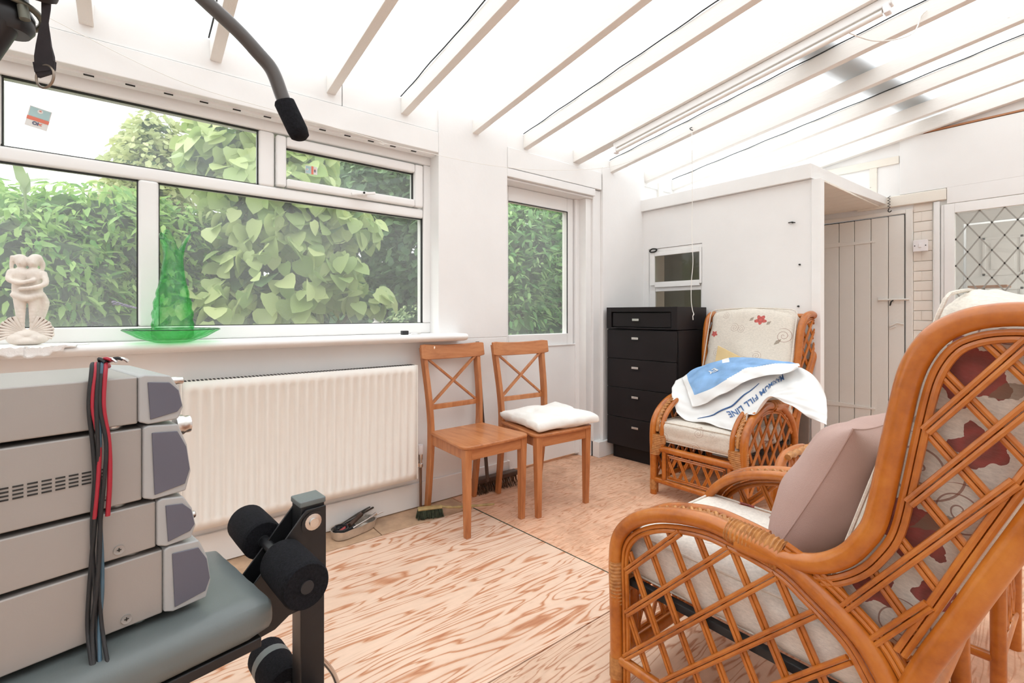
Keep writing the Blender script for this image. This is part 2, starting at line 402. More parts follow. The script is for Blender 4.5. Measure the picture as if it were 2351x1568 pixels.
def text_mesh(body, size, name, mat, fmap, parent, bold=0.0, align='CENTER'):
    cu = bpy.data.curves.new('lettering', 'FONT'); cu.body = body; cu.size = size; cu.align_x = align; cu.offset = bold; cu.resolution_u = 3
    to = bpy.data.objects.new('lettering', cu); C.objects.link(to)
    bpy.context.view_layer.update()
    me = bpy.data.meshes.new_from_object(to.evaluated_get(bpy.context.evaluated_depsgraph_get()))
    bpy.data.objects.remove(to); bpy.data.curves.remove(cu)
    for v in me.vertices: v.co = fmap(v.co.x, v.co.y)
    me.materials.clear(); me.materials.append(M[mat]); me.name = name
    o = bpy.data.objects.new(name, me); C.objects.link(o); o.parent = parent
    return o
def copy_part(o, parent, loc=None, rot=None, scale=None):
    c = o.copy(); C.objects.link(c); c.parent = parent
    if loc is not None: c.location = loc
    if rot is not None: c.rotation_euler = rot
    if scale is not None: c.scale = scale
    return c

# ================================================================ SETTING
WX = -2.475          # inner face of the window wall
EY = 4.68            # end (house) wall
SY = 3.40            # store screen wall
# floor: plywood sheets
mb = MB().box((-3.2, -2.4, -.12), (1.7, 5.4, -.019)); fl = struct(mb.build('floor', 'blackgap'))
def sheetboard(a, b_, mat):
    return MB().box((a[0], a[1], -.018), (b_[0], b_[1], 0)).build('plywood_sheet', mat, fl, bevel=.0012)
def quadboard(pts, mat):
    mb = MB(); mb.hexa([(x, y, -.018) for x, y in pts], [(x, y, 0) for x, y in pts]); return mb.build('plywood_sheet', mat, fl, bevel=.0012)
quadboard([(-2.262, -2.3), (-1.163, -2.3), (-1.163, 1.604), (-2.262, 1.522)], 'ply1')
quadboard([(-1.158, -2.3), (.06, -2.3), (.06, 1.69), (-1.158, 1.604)], 'ply3')
quadboard([(.065, -2.3), (1.6, -2.3), (1.6, 1.8), (.065, 1.69)], 'ply1')
quadboard([(-3.1, 1.465), (-1.10, 1.613), (-1.10, 4.66), (-3.1, 4.66)], 'ply2')
quadboard([(-1.096, 1.613), (1.6, 1.81), (1.6, 4.66), (-1.096, 4.66)], 'ply2')
quadboard([(-2.6, -2.3), (-2.267, -2.3), (-2.267, .98), (-2.6, .98)], 'ply4')
quadboard([(-2.6, .985), (-2.267, .985), (-2.267, 1.518), (-2.6, 1.498)], 'ply4')
# slivers of filler between sheets
MB().hexa([(-2.26, 1.524, -.004), (-1.10, 1.606, -.004), (-1.10, 1.611, -.004), (-2.26, 1.529, -.004)], [(-2.26, 1.524, .001), (-1.10, 1.606, .001), (-1.10, 1.611, .001), (-2.26, 1.529, .001)]).build('joint_strip', 'bristle', fl)

# window wall with recess
wl = struct(MB().box((-2.72, -2.4, -.1), (WX, 1.94, .95)).box((-2.72, -2.4, .95), (WX, -1.3, 2.19)).box((-2.72, 1.425, .95), (WX, 1.94, 2.31))
            .box((-2.72, 1.94, 2.005), (WX, 2.80, 2.06)).box((-2.72, 2.80, 0), (-2.50, 2.885, 2.06)).box((-2.72, 2.885, 0), (WX, SY + .02, 2.25)).box((-2.72, SY, 0), (-2.60, 5.0, 2.45)).box((-2.61, SY + .02, 2.06), (-2.495, 4.67, 2.20))
            .build('wall_left', 'plaster', bevel=.004))
struct(MB().box((-2.74, -2.4, 2.05), (WX, 1.425, 2.172)).build('trim_1', 'gloss', bevel=.004))          # lintel fascia over the window
struct(MB().box((-2.74, -2.4, 2.177), (-2.486, .86, 2.312)).box((-2.74, .864, 2.177), (-2.486, 1.9, 2.312)).box((-2.74, 1.9, 2.19), (-2.486, 4.7, 2.312)).build('trim_2', 'gloss', bevel=.002))   # wall plate
struct(MB().box((-2.74, 1.945, 2.066), (WX - .004, 2.875, 2.20)).build('trim_3', 'gloss', bevel=.003))
struct(MB().box((-2.62, 1.94, 1.99), (-2.50, 2.80, 2.004)).box((-2.64, 2.74, 0), (-2.52, 2.80, 1.99)).build('trim_4', 'gloss', bevel=.003))   # door lining
# skirting
struct(MB().box((WX, -2.4, 0.004), (WX + .016, 1.935, .14)).box((-2.63, 1.935, .004), (WX + .016, 1.952, .14)).build('baseboard_left', 'gloss', bevel=.004))
struct(MB().box((-2.52, 2.80, 0), (-2.44, 2.885, .12)).box((-2.475, 2.87, 0), (-2.445, 2.99, .12)).build('baseboard_pillar', 'gloss', bevel=.004))
# trickle vent slots under the fascia: small dark slots in a strip
vt = struct(MB().box((-2.56, -.45, 2.040), (-2.515, 1.425, 2.052)).build('trim_5', 'upvc', bevel=.001))
proto = None
for k in range(14):
    y = -.38 + k * .128
    if proto is None: proto = MB().box((-2.522, -.016, 2.0385), (-2.512, .016, 2.0395 + .002)).build('vent_slot', 'blackgap', vt); proto.location = (0, y, 0)
    else: copy_part(proto, vt, (0, y, 0))

# end wall (house)
ew = struct(MB().box((-2.62, EY, -.1), (-.99, 4.95, .13)).box((-2.62, EY, 1.89), (-.945, 4.95, 2.75)).box((-2.62, EY, .13), (-1.70, 4.95, 1.89)).box((-.945, EY + .016, 0), (-.835, 4.95, 2.0)).box((-.945, EY, 2.0), (1.6, 4.95, 2.75)).box((-.835, EY, 0), (1.6, 4.95, .75)).box((.9, EY, .75), (1.6, 4.95, 2.0)).box((-.835, EY, 1.93), (.9, 4.95, 2.0))
            .build('wall_end', 'plaster', bevel=.003))
struct(MB().box((-1.024, EY - .018, 2.022), (1.6, EY - .001, 2.452)).box((-.75, EY - .018, 1.905), (1.6, EY - .001, 2.022)).build('trim_6', 'plaster', bevel=.002))    # boxed white board
struct(MB().box((-1.106, EY - .022, 2.456), (1.6, EY - .001, 2.468)).build('trim_7', 'trimwood'))
lin = struct(MB().box((-1.30, EY - .03, 1.935), (-.752, EY - .001, 2.018)).build('trim_8', 'oldpaint', bevel=.006))
struct(MB().box((-2.47, EY - .012, 2.27), (-1.03, EY - .001, 2.33)).box((-1.22, EY - .010, 2.06), (-1.17, EY - .001, 2.27)).build('trim_9', 'oldpaint', bevel=.003))   # old studs left of the board
# painted brick pier
z = .0; k = 0
while z < 1.90:
    n_ = 1 if k % 2 else 2
    xs_ = [(-.943, -.837)] if n_ == 1 else [(-.943, -.90), (-.896, -.837)]
    for x0, x1 in xs_:
        d = random.uniform(0, .004)
        MB().box((x0 - .003, EY + .006 - d, z + .001), (x1 + .003, EY + .03, z + .0735)).build('brick', 'brickpaint', ew, bevel=.004, segs=1)
    z += .075; k += 1
# other walls (outside the frame, closing the room)
struct(MB().box((1.6, -2.4, -.1), (1.7, 4.95, 2.95)).build('wall_right', 'plaster'))
struct(MB().box((-2.72, -2.5, -.1), (1.7, -2.4, 2.95)).build('wall_back', 'plaster'))

# rafters and roof sheets
S_ = .147
def rz_(x): return 2.222 + S_ * (x - WX)
raf = [(-.152, .045), (.278, .045), (.782, .045), (1.19, .045), (1.665, .045), (2.085, .045), (2.565, .075), (2.975, .045), (3.43, .045), (3.84, .045), (4.275, .045), (4.625, .05), (-.62, .045), (-1.1, .045), (-1.6, .045), (-2.1, .045)]
ceil = struct(MB().box((-2.78, -2.4, 2.30), (-2.70, 5.0, 2.33)).build('ceiling', 'gloss'))
for i, (y, wd) in enumerate(raf):
    x0, x1 = -2.486, 1.6
    r_ = MB().hexa([(x0, y, rz_(x0)), (x1, y, rz_(x1)), (x1, y + wd, rz_(x1)), (x0, y + wd, rz_(x0))],
                   [(x0, y, rz_(x0) + .092), (x1, y, rz_(x1) + .092), (x1, y + wd, rz_(x1) + .092), (x0, y + wd, rz_(x0) + .092)]).build('rafter', 'rafter', ceil, bevel=.003)
seal_at = {1, 3, 5, 7, 9}
for i in range(1, 10):
    if i not in seal_at: continue
    y = raf[i][0]; pts = []
    for k in range(60):
        x = -2.48 + k * 4.0 / 59; pts.append((x, y - .004 + .002 * math.sin(k * .9), rz_(x) + .0945 + .0015 * math.sin(k * 1.7)))
    MB().tube(pts, .0035, 5).build('sealing_strip', 'sealblack', ceil)
ys = sorted([r[0] + r[1] / 2 for r in raf]) + [4.9]
for a, b_ in zip(ys[:-1], ys[1:]):
    x0, x1 = -2.75, 1.65
    MB().hexa([(x0, a + .002, rz_(x0) + .099), (x1, a + .002, rz_(x1) + .099), (x1, b_ - .002, rz_(x1) + .099), (x0, b_ - .002, rz_(x0) + .099)],
              [(x0, a + .002, rz_(x0) + .103), (x1, a + .002, rz_(x1) + .103), (x1, b_ - .002, rz_(x1) + .103), (x0, b_ - .002, rz_(x0) + .103)]).build('roof_sheet', 'roofsheet', ceil)
# diagonal strut in the far corner
MB().beam((-2.50, 3.70, 2.13), (-2.30, 4.64, 2.26), .05, .07).beam((-2.49, 3.66, 2.06), (-2.49, 3.66, 2.25), .07, .03).build('corner_strut', 'rafter', ceil, bevel=.003)
# plank lying on the roof
pl = MB(); a = Vector((-1.06, 2.66, 0)); b_ = Vector((-.84, 4.62, 0))
za = rz_(a.x) + .16; zb = rz_(b_.x) + .16
pl.beam((a.x, a.y, za), (b_.x, b_.y, zb), .20, .028)
tag(pl.build('roof_plank', 'plankwood', bevel=.003), 'dark plank lying across the top of the translucent roof, seen as a grey shadow', 'plank')

# store: screen wall, post, roof slab
sw = struct(MB().box((WX, SY, 0), (-1.19, SY + .04, 1.235 - .2)).box((WX, SY, 1.035), (-2.42, SY + .04, 1.96)).box((-1.941, SY, 1.035), (-1.19, SY + .04, 1.96)).box((-2.42, SY, 1.64), (-1.941, SY + .04, 1.96)).build('wall_store', 'plaster'))
struct(MB().box((-1.192, SY - .012, 0), (-1.138, SY + .05, 1.955)).build('trim_10', 'gloss', bevel=.003))
sr = struct(MB().hexa([(-2.56, SY - .03, 1.962), (-1.188, SY - .03, 1.962), (-1.104, EY, 1.962), (-2.56, EY, 1.962)], [(-2.56, SY - .03, 2.057), (-1.188, SY - .03, 2.057), (-1.104, EY, 2.02), (-2.56, EY, 2.02)]).build('trim_11', 'gloss', bevel=.003))
for k in range(9):       # soffit boards under the slab
    y0 = SY + .045 + k * .135
    MB().box((-2.45, y0, 1.948), (-1.15, min(y0 + .131, EY - .001), 1.9615)).build('soffit_board', 'oldpaint', sr, bevel=.002)
# window in the screen wall
w2 = struct(MB().box((-2.42, SY + .01, 1.035), (-2.365, SY + .045, 1.635)).box((-1.957, SY + .01, 1.035), (-1.943, SY + .045, 1.635)).box((-2.42, SY + .006, 1.612), (-1.943, SY + .045, 1.638)).box((-2.365, SY + .012, 1.035), (-1.957, SY + .045, 1.07)).build('window_2', 'gloss', bevel=.003))
MB().box((-2.405, SY - .006, 1.335), (-2.36, SY + .02, 1.61)).box((-1.962, SY - .006, 1.335), (-1.945, SY + .02, 1.61)).box((-2.36, SY - .006, 1.576), (-1.962, SY + .02, 1.61)).box((-2.36, SY - .006, 1.318), (-1.962, SY + .02, 1.362)).build('upper_sash', 'gloss', w2, bevel=.003)
MB().box((-2.36, SY + .004, 1.360), (-1.962, SY + .008, 1.578)).build('pane', 'darkglass', w2)
MB().box((-2.366, SY + .02, 1.068), (-1.956, SY + .024, 1.288)).build('pane', 'darkglass', w2)
MB().box((-2.366, SY + .014, 1.286), (-1.956, SY + .04, 1.318)).build('rail', 'gloss', w2, bevel=.002)
MB().tube(smooth_path([(-2.40, SY - .012, 1.625), (-2.37, SY - .02, 1.637), (-2.33, SY - .02, 1.63), (-2.345, SY - .014, 1.615), (-2.385, SY - .012, 1.612)], 5, True), .006, 8, closed=True).build('latch_ring', 'screwdark', w2, True)
# dark sheet added behind that window; its colour stands for interior shade
struct(MB().box((-2.47, SY + .30, .0), (-1.75, SY + .33, 1.94)).build('store_dark_backing', 'darkinterior'))
tag(MB().hexa([(-1.50, SY - .05, .0), (-1.197, SY - .05, .0), (-1.197, SY - .035, .0), (-1.50, SY - .035, .0)], [(-1.50, SY - .022, .68), (-1.197, SY - .022, .68), (-1.197, SY - .007, .68), (-1.50, SY - .007, .68)]).build('board', 'greypanel', bevel=.002), 'plain grey-brown panel added against the store wall behind the far armchair', 'board')  # grey-brown tone low on this wall carried by an added panel
# little fixings on the wall
for i, (x, z) in enumerate([(-1.305, 1.70), (-1.262, 1.42), (-1.27, 1.15)]):
    MB().lathe([(.006, 0), (.005, -.012), (.002, -.014)], (x, SY, z), 8, axis='y').build('nail', 'screwdark', sw)
MB().tube([(-1.33, SY - .002, 1.702), (-1.305, SY - .018, 1.70), (-1.285, SY - .012, 1.695)], .0035, 6).build('nail', 'screwdark', sw)

# batten door in the end wall
dr = struct(MB().box((-1.70, EY + .010, .135), (-.997, EY + .016, 1.872)).build('door_2', 'blackgap'))
bx = [-1.66, -1.545, -1.433, -1.324, -1.211, -1.098, -.997]
for a, b_ in zip(bx[:-1], bx[1:]):
    MB().box((a + .002, EY - .008, .14), (b_ - .002, EY + .010, 1.868 + (a + 1.0) * .01)).build('board', 'doorpaint', dr, bevel=.003)
for z in (.32, 1.66):
    MB().hexa([(-1.62, EY - .016, z), (-1.18, EY - .016, z + .012), (-1.18, EY - .008, z + .012), (-1.62, EY - .008, z)], [(-1.62, EY - .016, z + .05), (-1.18, EY - .016, z + .026), (-1.18, EY - .008, z + .026), (-1.62, EY - .008, z + .05)]).build('strap_hinge', 'doorpaint', dr, bevel=.002)
bl = MB().box((-1.165, EY - .012, 1.185), (-1.125, EY - .008, 1.235)).box((-1.06, EY - .012, 1.185), (-1.02, EY - .008, 1.24)).box((-.985, EY - .016, 1.19), (-.96, EY - .008, 1.235)).tube([(-1.16, EY - .02, 1.212), (-.965, EY - .02, 1.212)], .008, 8).build('bolt', 'doorpaint', dr, bevel=.001)
MB().tube([(-1.06, EY - .02, 1.212), (-1.075, EY - .03, 1.195), (-1.082, EY - .032, 1.165)], .005, 6).build('bolt_knob', 'screwdark', bl, True)
MB().tube([(-1.09, EY - .012, 1.00), (-1.04, EY - .018, 1.03), (-1.0, EY - .012, 1.02)], .005, 6).tube([(-1.085, EY - .014, .985), (-1.05, EY - .014, 1.005)], .006, 6).build('hasp', 'doorpaint', dr, True)
struct(MB().box((-.989, EY - .014, .0), (-.947, EY + .02, 1.905)).box((-1.71, EY - .014, 1.875), (-.989, EY + .02, 1.905)).box((-1.75, EY - .014, 0), (-1.705, EY + .02, 1.905)).build('trim_12', 'doorpaint', bevel=.003))
struct(MB().box((-1.7, EY - .06, 0), (-1.0, EY - .004, .10)).build('trim_13', 'trimwood', bevel=.004))

# leaded window in the end wall
w4 = struct(MB().box((-.823, EY - .02, .75), (-.79, EY + .03, 1.93)).box((-.784, EY - .008, .75), (-.765, EY + .03, 1.90)).box((-.765, EY - .018, .75), (-.708, EY + .03, 1.90)).box((-.708, EY - .018, 1.832), (.8, EY + .03, 1.90)).box((-.708, EY - .018, .75), (.8, EY + .03, .83)).box((.8, EY - .018, .75), (.88, EY + .03, 1.9)).build('window_3', 'gloss', bevel=.003))
MB().box((-.71, EY + .004, .82), (.81, EY + .008, 1.84)).build('pane', 'glass', w4)
def clipseg(x0, z0, x1, z1, X0, X1, Z0, Z1):
    t0, t1 = 0, 1; dx, dz = x1 - x0, z1 - z0
    for p, q in ((-dx, x0 - X0), (dx, X1 - x0), (-dz, z0 - Z0), (dz, Z1 - z0)):
        if abs(p) < 1e-9:
            if q < 0: return None
            continue
        t = q / p
        if p < 0: t0 = max(t0, t)
        else: t1 = min(t1, t)
    return (x0 + dx * t0, z0 + dz * t0, x0 + dx * t1, z0 + dz * t1) if t1 - t0 > .02 else None
px, pz = .124, .192
for k in range(-14, 30):
    for sgn in (1, -1):
        xa = -.58 + k * px
        s_ = clipseg(xa - sgn * px / 2 * 12, 1.832 - 0 + pz / 2 * 12 - pz * 0, xa + sgn * px / 2 * 16, 1.832 - pz / 2 * 16, -.708, .8, .83, 1.832)
        if s_: MB().beam((s_[0], EY + .0015, s_[1]), (s_[2], EY + .0015, s_[3]), .004, .0085, up=(0, -1, 0) if False else (0, 0, 1)).build('lead_strip', 'lead', w4)
# house room seen through it
struct(MB().box((-1.1, 4.96, 0), (-1.05, 6.3, 2.4)).box((-1.1, 6.25, 0), (1.6, 6.3, 2.4)).box((1.55, 4.96, 0), (1.6, 6.3, 2.4)).box((-1.1, 4.95, -.05), (1.6, 6.3, 0)).build('wall_house', 'plaster'))
hc = struct(MB().box((-1.1, 4.96, 1.98), (1.6, 5.9, 2.0)).build('ceiling_house', 'plaster'))
for k in range(7):
    MB().box((-1.05, 4.97 + k * .12, 1.965), (1.5, 5.08 + k * .12, 1.979)).build('board', 'gloss', hc, bevel=.002)
d3 = struct(MB().box((-.78, 5.62, 0), (-.05, 5.66, 1.86)).build('door_3', 'gloss', bevel=.003))
for (x0, x1, z0, z1) in ((-.68, -.44, 1.42, 1.74), (-.36, -.14, 1.42, 1.74), (-.68, -.44, .85, 1.32), (-.36, -.14, .85, 1.32), (-.68, -.44, .15, .72), (-.36, -.14, .15, .72)):
    q = MB(); q.box((x0, 5.612, z0), (x1, 5.62, z0 + .02)).box((x0, 5.612, z1 - .02), (x1, 5.62, z1)).box((x0, 5.612, z0), (x0 + .02, 5.62, z1)).box((x1 - .02, 5.612, z0), (x1, 5.62, z1)).box((x0 + .05, 5.614, z0 + .05), (x1 - .05, 5.62, z1 - .05)); q.build('panel', 'gloss', d3, bevel=.002)
struct(MB().box((-1.05, 5.62, 0), (-.80, 5.66, 2.0)).box((-.03, 5.62, 0), (1.5, 5.66, 2.0)).box((-.80, 5.62, 1.88), (-.03, 5.66, 2.0)).build('wall_hall', 'plaster'))
tag(MB().box((-.72, 5.25, 1.31), (-.50, 5.50, 1.325)).build('wooden_shelf', 'trimwood'), 'small brown shelf seen behind the leaded window', 'shelf')

cl0 = thing('added_hall_lamp', 'unseen fill lamp with white shade added to brighten the room behind the leaded window', 'lamp', (.45, 5.2, 1.80))  # unseen lamp added to brighten the room behind the leaded window
MB().lathe([(.05, .06), (.12, -.06), (.122, -.06), (.052, .062)], (0, 0, 0), 24, caps=False).build('fill_lamp_shade', 'gloss', cl0, True)
MB().tube([(0, 0, .05), (0, 0, .165)], .003, 6).build('flex', 'gloss', cl0)
ll = bpy.data.lights.new('hall_fill_light', 'POINT'); ll.energy = 22; ll.shadow_soft_size = .05; ll.color = (1, .95, .88)
lo_ = bpy.data.objects.new('hall_fill_light', ll); C.objects.link(lo_); lo_.parent = cl0; lo_.location = (0, 0, -.09)
# light switch
sw_ = thing('light_switch', 'white light switch plate on the painted brick pier', 'switch', (-.896, EY - .022, 1.613))
MB().box((-.043, -.022, -.043), (.043, 0, .043)).build('plate', 'switchwhite', sw_, bevel=.003)
MB().box((-.009, -.028, -.014), (.009, -.022, .014)).build('rocker', 'switchwhite', sw_, bevel=.002)
for s_ in (-1, 1): MB().lathe([(.004, 0), (.004, -.002)], (s_ * .032, -.022, 0), 8, axis='y').build('screw', 'screwdark', sw_)
# hook spring at the slab corner
hk = [( -1.085 + .008 * math.cos(t * 1.2), EY - .045 + .008 * math.sin(t * 1.2), 2.02 - t * .0042) for t in range(24)]
tag(MB().tube(hk, .0022, 5).tube(smooth_path([(-1.085, EY - .045, 1.92), (-1.09, EY - .045, 1.905), (-1.08, EY - .045, 1.895), (-1.068, EY - .045, 1.905)], 4), .0035, 6).build('hook_spring', 'screwdark', None, True), 'small coiled metal spring with a hook at the corner of the store roof', 'hook')

# main window (uPVC)
w1 = struct(MB().box((-2.66, -1.3, .985), (-2.575, 1.43, 1.046)).box((-2.66, -1.3, 1.995), (-2.575, 1.43, 2.06)).box((-2.66, 1.38, 1.046), (-2.575, 1.43, 1.995)).box((-2.66, -1.3, 1.046), (-2.575, -1.24, 1.995)).build('window_1', 'upvc', bevel=.008))
MB().box((-2.655, -1.24, 1.672), (-2.578, 1.38, 1.728)).build('transom', 'upvc', w1, bevel=.012)
MB().box((-2.655, .030, 1.046), (-2.578, .101, 1.674)).build('mullion', 'upvc', w1, bevel=.012)
MB().box((-2.655, .491, 1.726), (-2.578, .562, 1.996)).build('mullion', 'upvc', w1, bevel=.012)
MB().box((-2.655, -.44, 1.726), (-2.578, -.372, 1.996)).build('mullion', 'upvc', w1, bevel=.012)
MB().box((-2.655, -.72, 1.046), (-2.578, -.65, 1.674)).build('mullion', 'upvc', w1, bevel=.012)
cs = MB().box((-2.64, .566, 1.733), (-2.562, .613, 1.985)).box((-2.64, 1.318, 1.733), (-2.562, 1.372, 1.985)).box((-2.64, .613, 1.733), (-2.562, 1.318, 1.776)).box((-2.64, .613, 1.934), (-2.562, 1.318, 1.985)).build('casement', 'upvc', w1, bevel=.010)
hd = MB().box((-2.562, .97, 1.742), (-2.545, 1.02, 1.758)).beam((-2.54, .93, 1.742), (-2.535, 1.06, 1.766), .016, .014).tube([(-2.55, .995, 1.75), (-2.53, .995, 1.752)], .009, 8).build('handle', 'upvc', cs, bevel=.003)
MB().lathe([(.006, -2.530), (.006, -2.526)], (0, .995, 1.757), 10, axis='x').build('keyhole', 'blackgap', cs)
panes = [(-.65, .030, 1.046, 1.672), (.101, 1.38, 1.046, 1.672), (-1.24, -.72, 1.046, 1.672), (-.372, .491, 1.728, 1.995), (-1.24, -.44, 1.728, 1.995), (.613, 1.318, 1.776, 1.934)]
for (y0, y1, z0, z1) in panes:
    MB().box((-2.612, y0 - .002, z0 - .002), (-2.606, y1 + .002, z1 + .002)).build('pane', 'glass', w1)
    t = .005; X0, X1 = -2.606, -2.590
    MB().box((X0, y0, z1 - t), (X1, y1, z1)).box((X0, y0, z0), (X1, y1, z0 + t * .7)).box((X0, y0, z0), (X1, y0 + t * .7, z1)).box((X0, y1 - t, z0), (X1, y1, z1)).build('gasket', 'sealblack', w1)
# sill
struct(MB().prism([(-2.60, .942), (-2.40, .942), (-2.372, .948), (-2.358, .965), (-2.362, .979), (-2.378, .985), (-2.60, .985)], -1.3, 1.56, 'xz').build('trim_14', 'gloss', smooth=True, bevel=.005))

# garden door
d1 = struct(MB().box((-2.66, 1.95, .02), (-2.60, 2.745, .865)).build('door_1', 'upvc', bevel=.004))
MB().box((-2.668, 1.95, .865), (-2.61, 2.055, 1.99)).box((-2.668, 2.63, .865), (-2.61, 2.695, 1.99)).box((-2.668, 2.055, .865), (-2.61, 2.63, .952)).box((-2.668, 2.055, 1.884), (-2.61, 2.63, 1.99)).build('leaf_frame', 'upvc', d1, bevel=.006)
MB().box((-2.65, 2.05, .948), (-2.645, 2.635, 1.888)).build('pane', 'glass', d1)
MB().box((-2.612, 2.055, 1.879), (-2.606, 2.63, 1.884)).box((-2.612, 2.625, .952), (-2.606, 2.63, 1.884)).build('gasket', 'sealblack', d1)
MB().box((-2.605, 1.96, .862), (-2.592, 2.70, .872)).build('bead', 'upvc', d1, bevel=.002)
MB().box((-2.66, 2.70, .02), (-2.59, 2.745, 1.99)).build('outer_frame', 'upvc', d1, bevel=.004)
MB().box((-2.604, 1.98, .775), (-2.596, 2.03, .787)).build('lock_slot', 'blackgap', d1)

# stickers on the panes
def sticker(name, Y, Z, rot, w_, h_, label, lower):
    t = thing(name, label, 'sticker', (-2.604, Y, Z)); t.rotation_euler = (rot, 0, 0)
    X = .001
    def q(y0, y1, z0, z1, mat, nme, x=X): MB().box((x - .0008, y0, z0), (x, y1, z1)).build(nme, mat, t)
    q(-w_ / 2, w_ / 2, -h_ / 2, h_ / 2, 'st_white', 'backing')
    q(-w_ / 2 + .003, w_ / 2 - .003, h_ * .02, h_ / 2 - .003, 'st_teal', 'upper_panel', .002)
    q(-w_ / 2, w_ / 2, -h_ * .17, h_ * .0, 'st_red', 'band', .0021)
    MB().lathe([(w_ * .13, .0022), (w_ * .13, .003)], (0, 0, h_ * .33), 20, axis='x').build('roundel', 'st_white', t)
    F = lambda s, dz, x: (lambda a, b: Vector((x, a * s, b * s + dz)))
    text_mesh('<', w_ * .2, 'lettering', 'st_red', lambda a, b: Vector((.0034, a, b + h_ * .30)), t, .0006)
    text_mesh('OI', w_ * .27, 'lettering', 'st_navy', lambda a, b: Vector((.0026, a - w_ * .06, b - h_ * .36)), t, .0008)
    text_mesh('<', w_ * .30, 'lettering', 'st_red', lambda a, b: Vector((.0026, a + w_ * .15, b - h_ * .37)), t, .0006)
M['st_white'] = plain('sticker_white', (.75, .74, .72), .5); M['st_teal'] = plain('sticker_teal', (.42, .60, .61), .5)
M['st_red'] = plain('sticker_orange_red', (.75, .20, .13), .5); M['st_navy'] = plain('sticker_navy', (.10, .10, .17), .5)
sticker('window_sticker', -.275, 1.860, -.20, .063, .080, 'upright teal, red and white sticker in the top left pane', 0)
sticker('window_sticker', .742, 1.849, PI / 2, .042, .060, 'small sideways teal and red sticker on the small opening casement', 0)

# ================================================================ OBJECTS
# radiator
rd = thing('radiator', 'long cream panel radiator with vertical flutes under the window', 'radiator', (WX, .17, .195))
RL, RH = 1.063, .625
prof = [(0, 0)]
nfl = 24; pit = (RL - .04) / nfl
mb = MB(); ys_ = []; xs_ = []
ys_.append(0); xs_.append(0)
for k in range(nfl):
    y0 = .02 + k * pit
    for f, x in ((.12, 0), (.28, -.007), (.5, -.008), (.72, -.007), (.88, 0)):
        ys_.append(y0 + f * pit); xs_.append(x)
ys_.append(RL); xs_.append(0)
zs_ = [(0, 0), (.038, 0), (.050, 1), (RH - .052, 1), (RH - .040, 0), (RH, 0)]
X0 = .098
V = [(X0 + x * s, y, z) for z, s in zs_ for y, x in zip(ys_, xs_)]
n_ = len(ys_)
Fc = [(j * n_ + i, j * n_ + i + 1, (j + 1) * n_ + i + 1, (j + 1) * n_ + i) for j in range(len(zs_) - 1) for i in range(n_ - 1)]
mb.add(V, Fc); o = mb.build('front_panel', 'cream', rd, True)
md = o.modifiers.new('th', 'SOLIDIFY'); md.thickness = .004
for y_ in (-.006, RL): MB().box((.03, y_, .0), (.1, y_ + .006, RH)).build('side_cover', 'cream', rd, bevel=.002)
g = MB().box((.032, 0, RH - .004), (.094, RL, RH - .001)); g.build('top_grille', 'cream', rd)
for k in range(70):
    y = .012 + k * (RL - .024) / 69
    g = MB()
for k in range(70):
    y = .012 + k * (RL - .024) / 69
    g.box((.038, y - .004, RH - .001), (.088, y + .004, RH + .0005))
tag(g.build('grille_slot', 'blackgap', rd), kind='stuff')
MB().box((.02, .05, .02), (.05, RL - .05, RH - .03)).build('rear_panel', 'cream', rd, bevel=.004)
tv = MB().lathe([(.016, .12), (.019, .128), (.019, .165), (.016, .172), (.004, .174)], (.055, RL + .045, 0), 18).build('valve_head', 'switchwhite', rd, True)
MB().lathe([(.011, .045), (.014, .05), (.014, .066), (.009, .07), (.009, .085), (.013, .09), (.013, .12)], (.055, RL + .045, 0), 14).beam((.055, RL + .045, .062), (.055, RL + .0, .062), .018, .018).build('valve_body', 'steel', rd, True)
MB().tube([(.055, RL + .045, .05), (.055, RL + .045, -.193)], .0075, 12).build('supply_pipe', 'copper', rd, True)

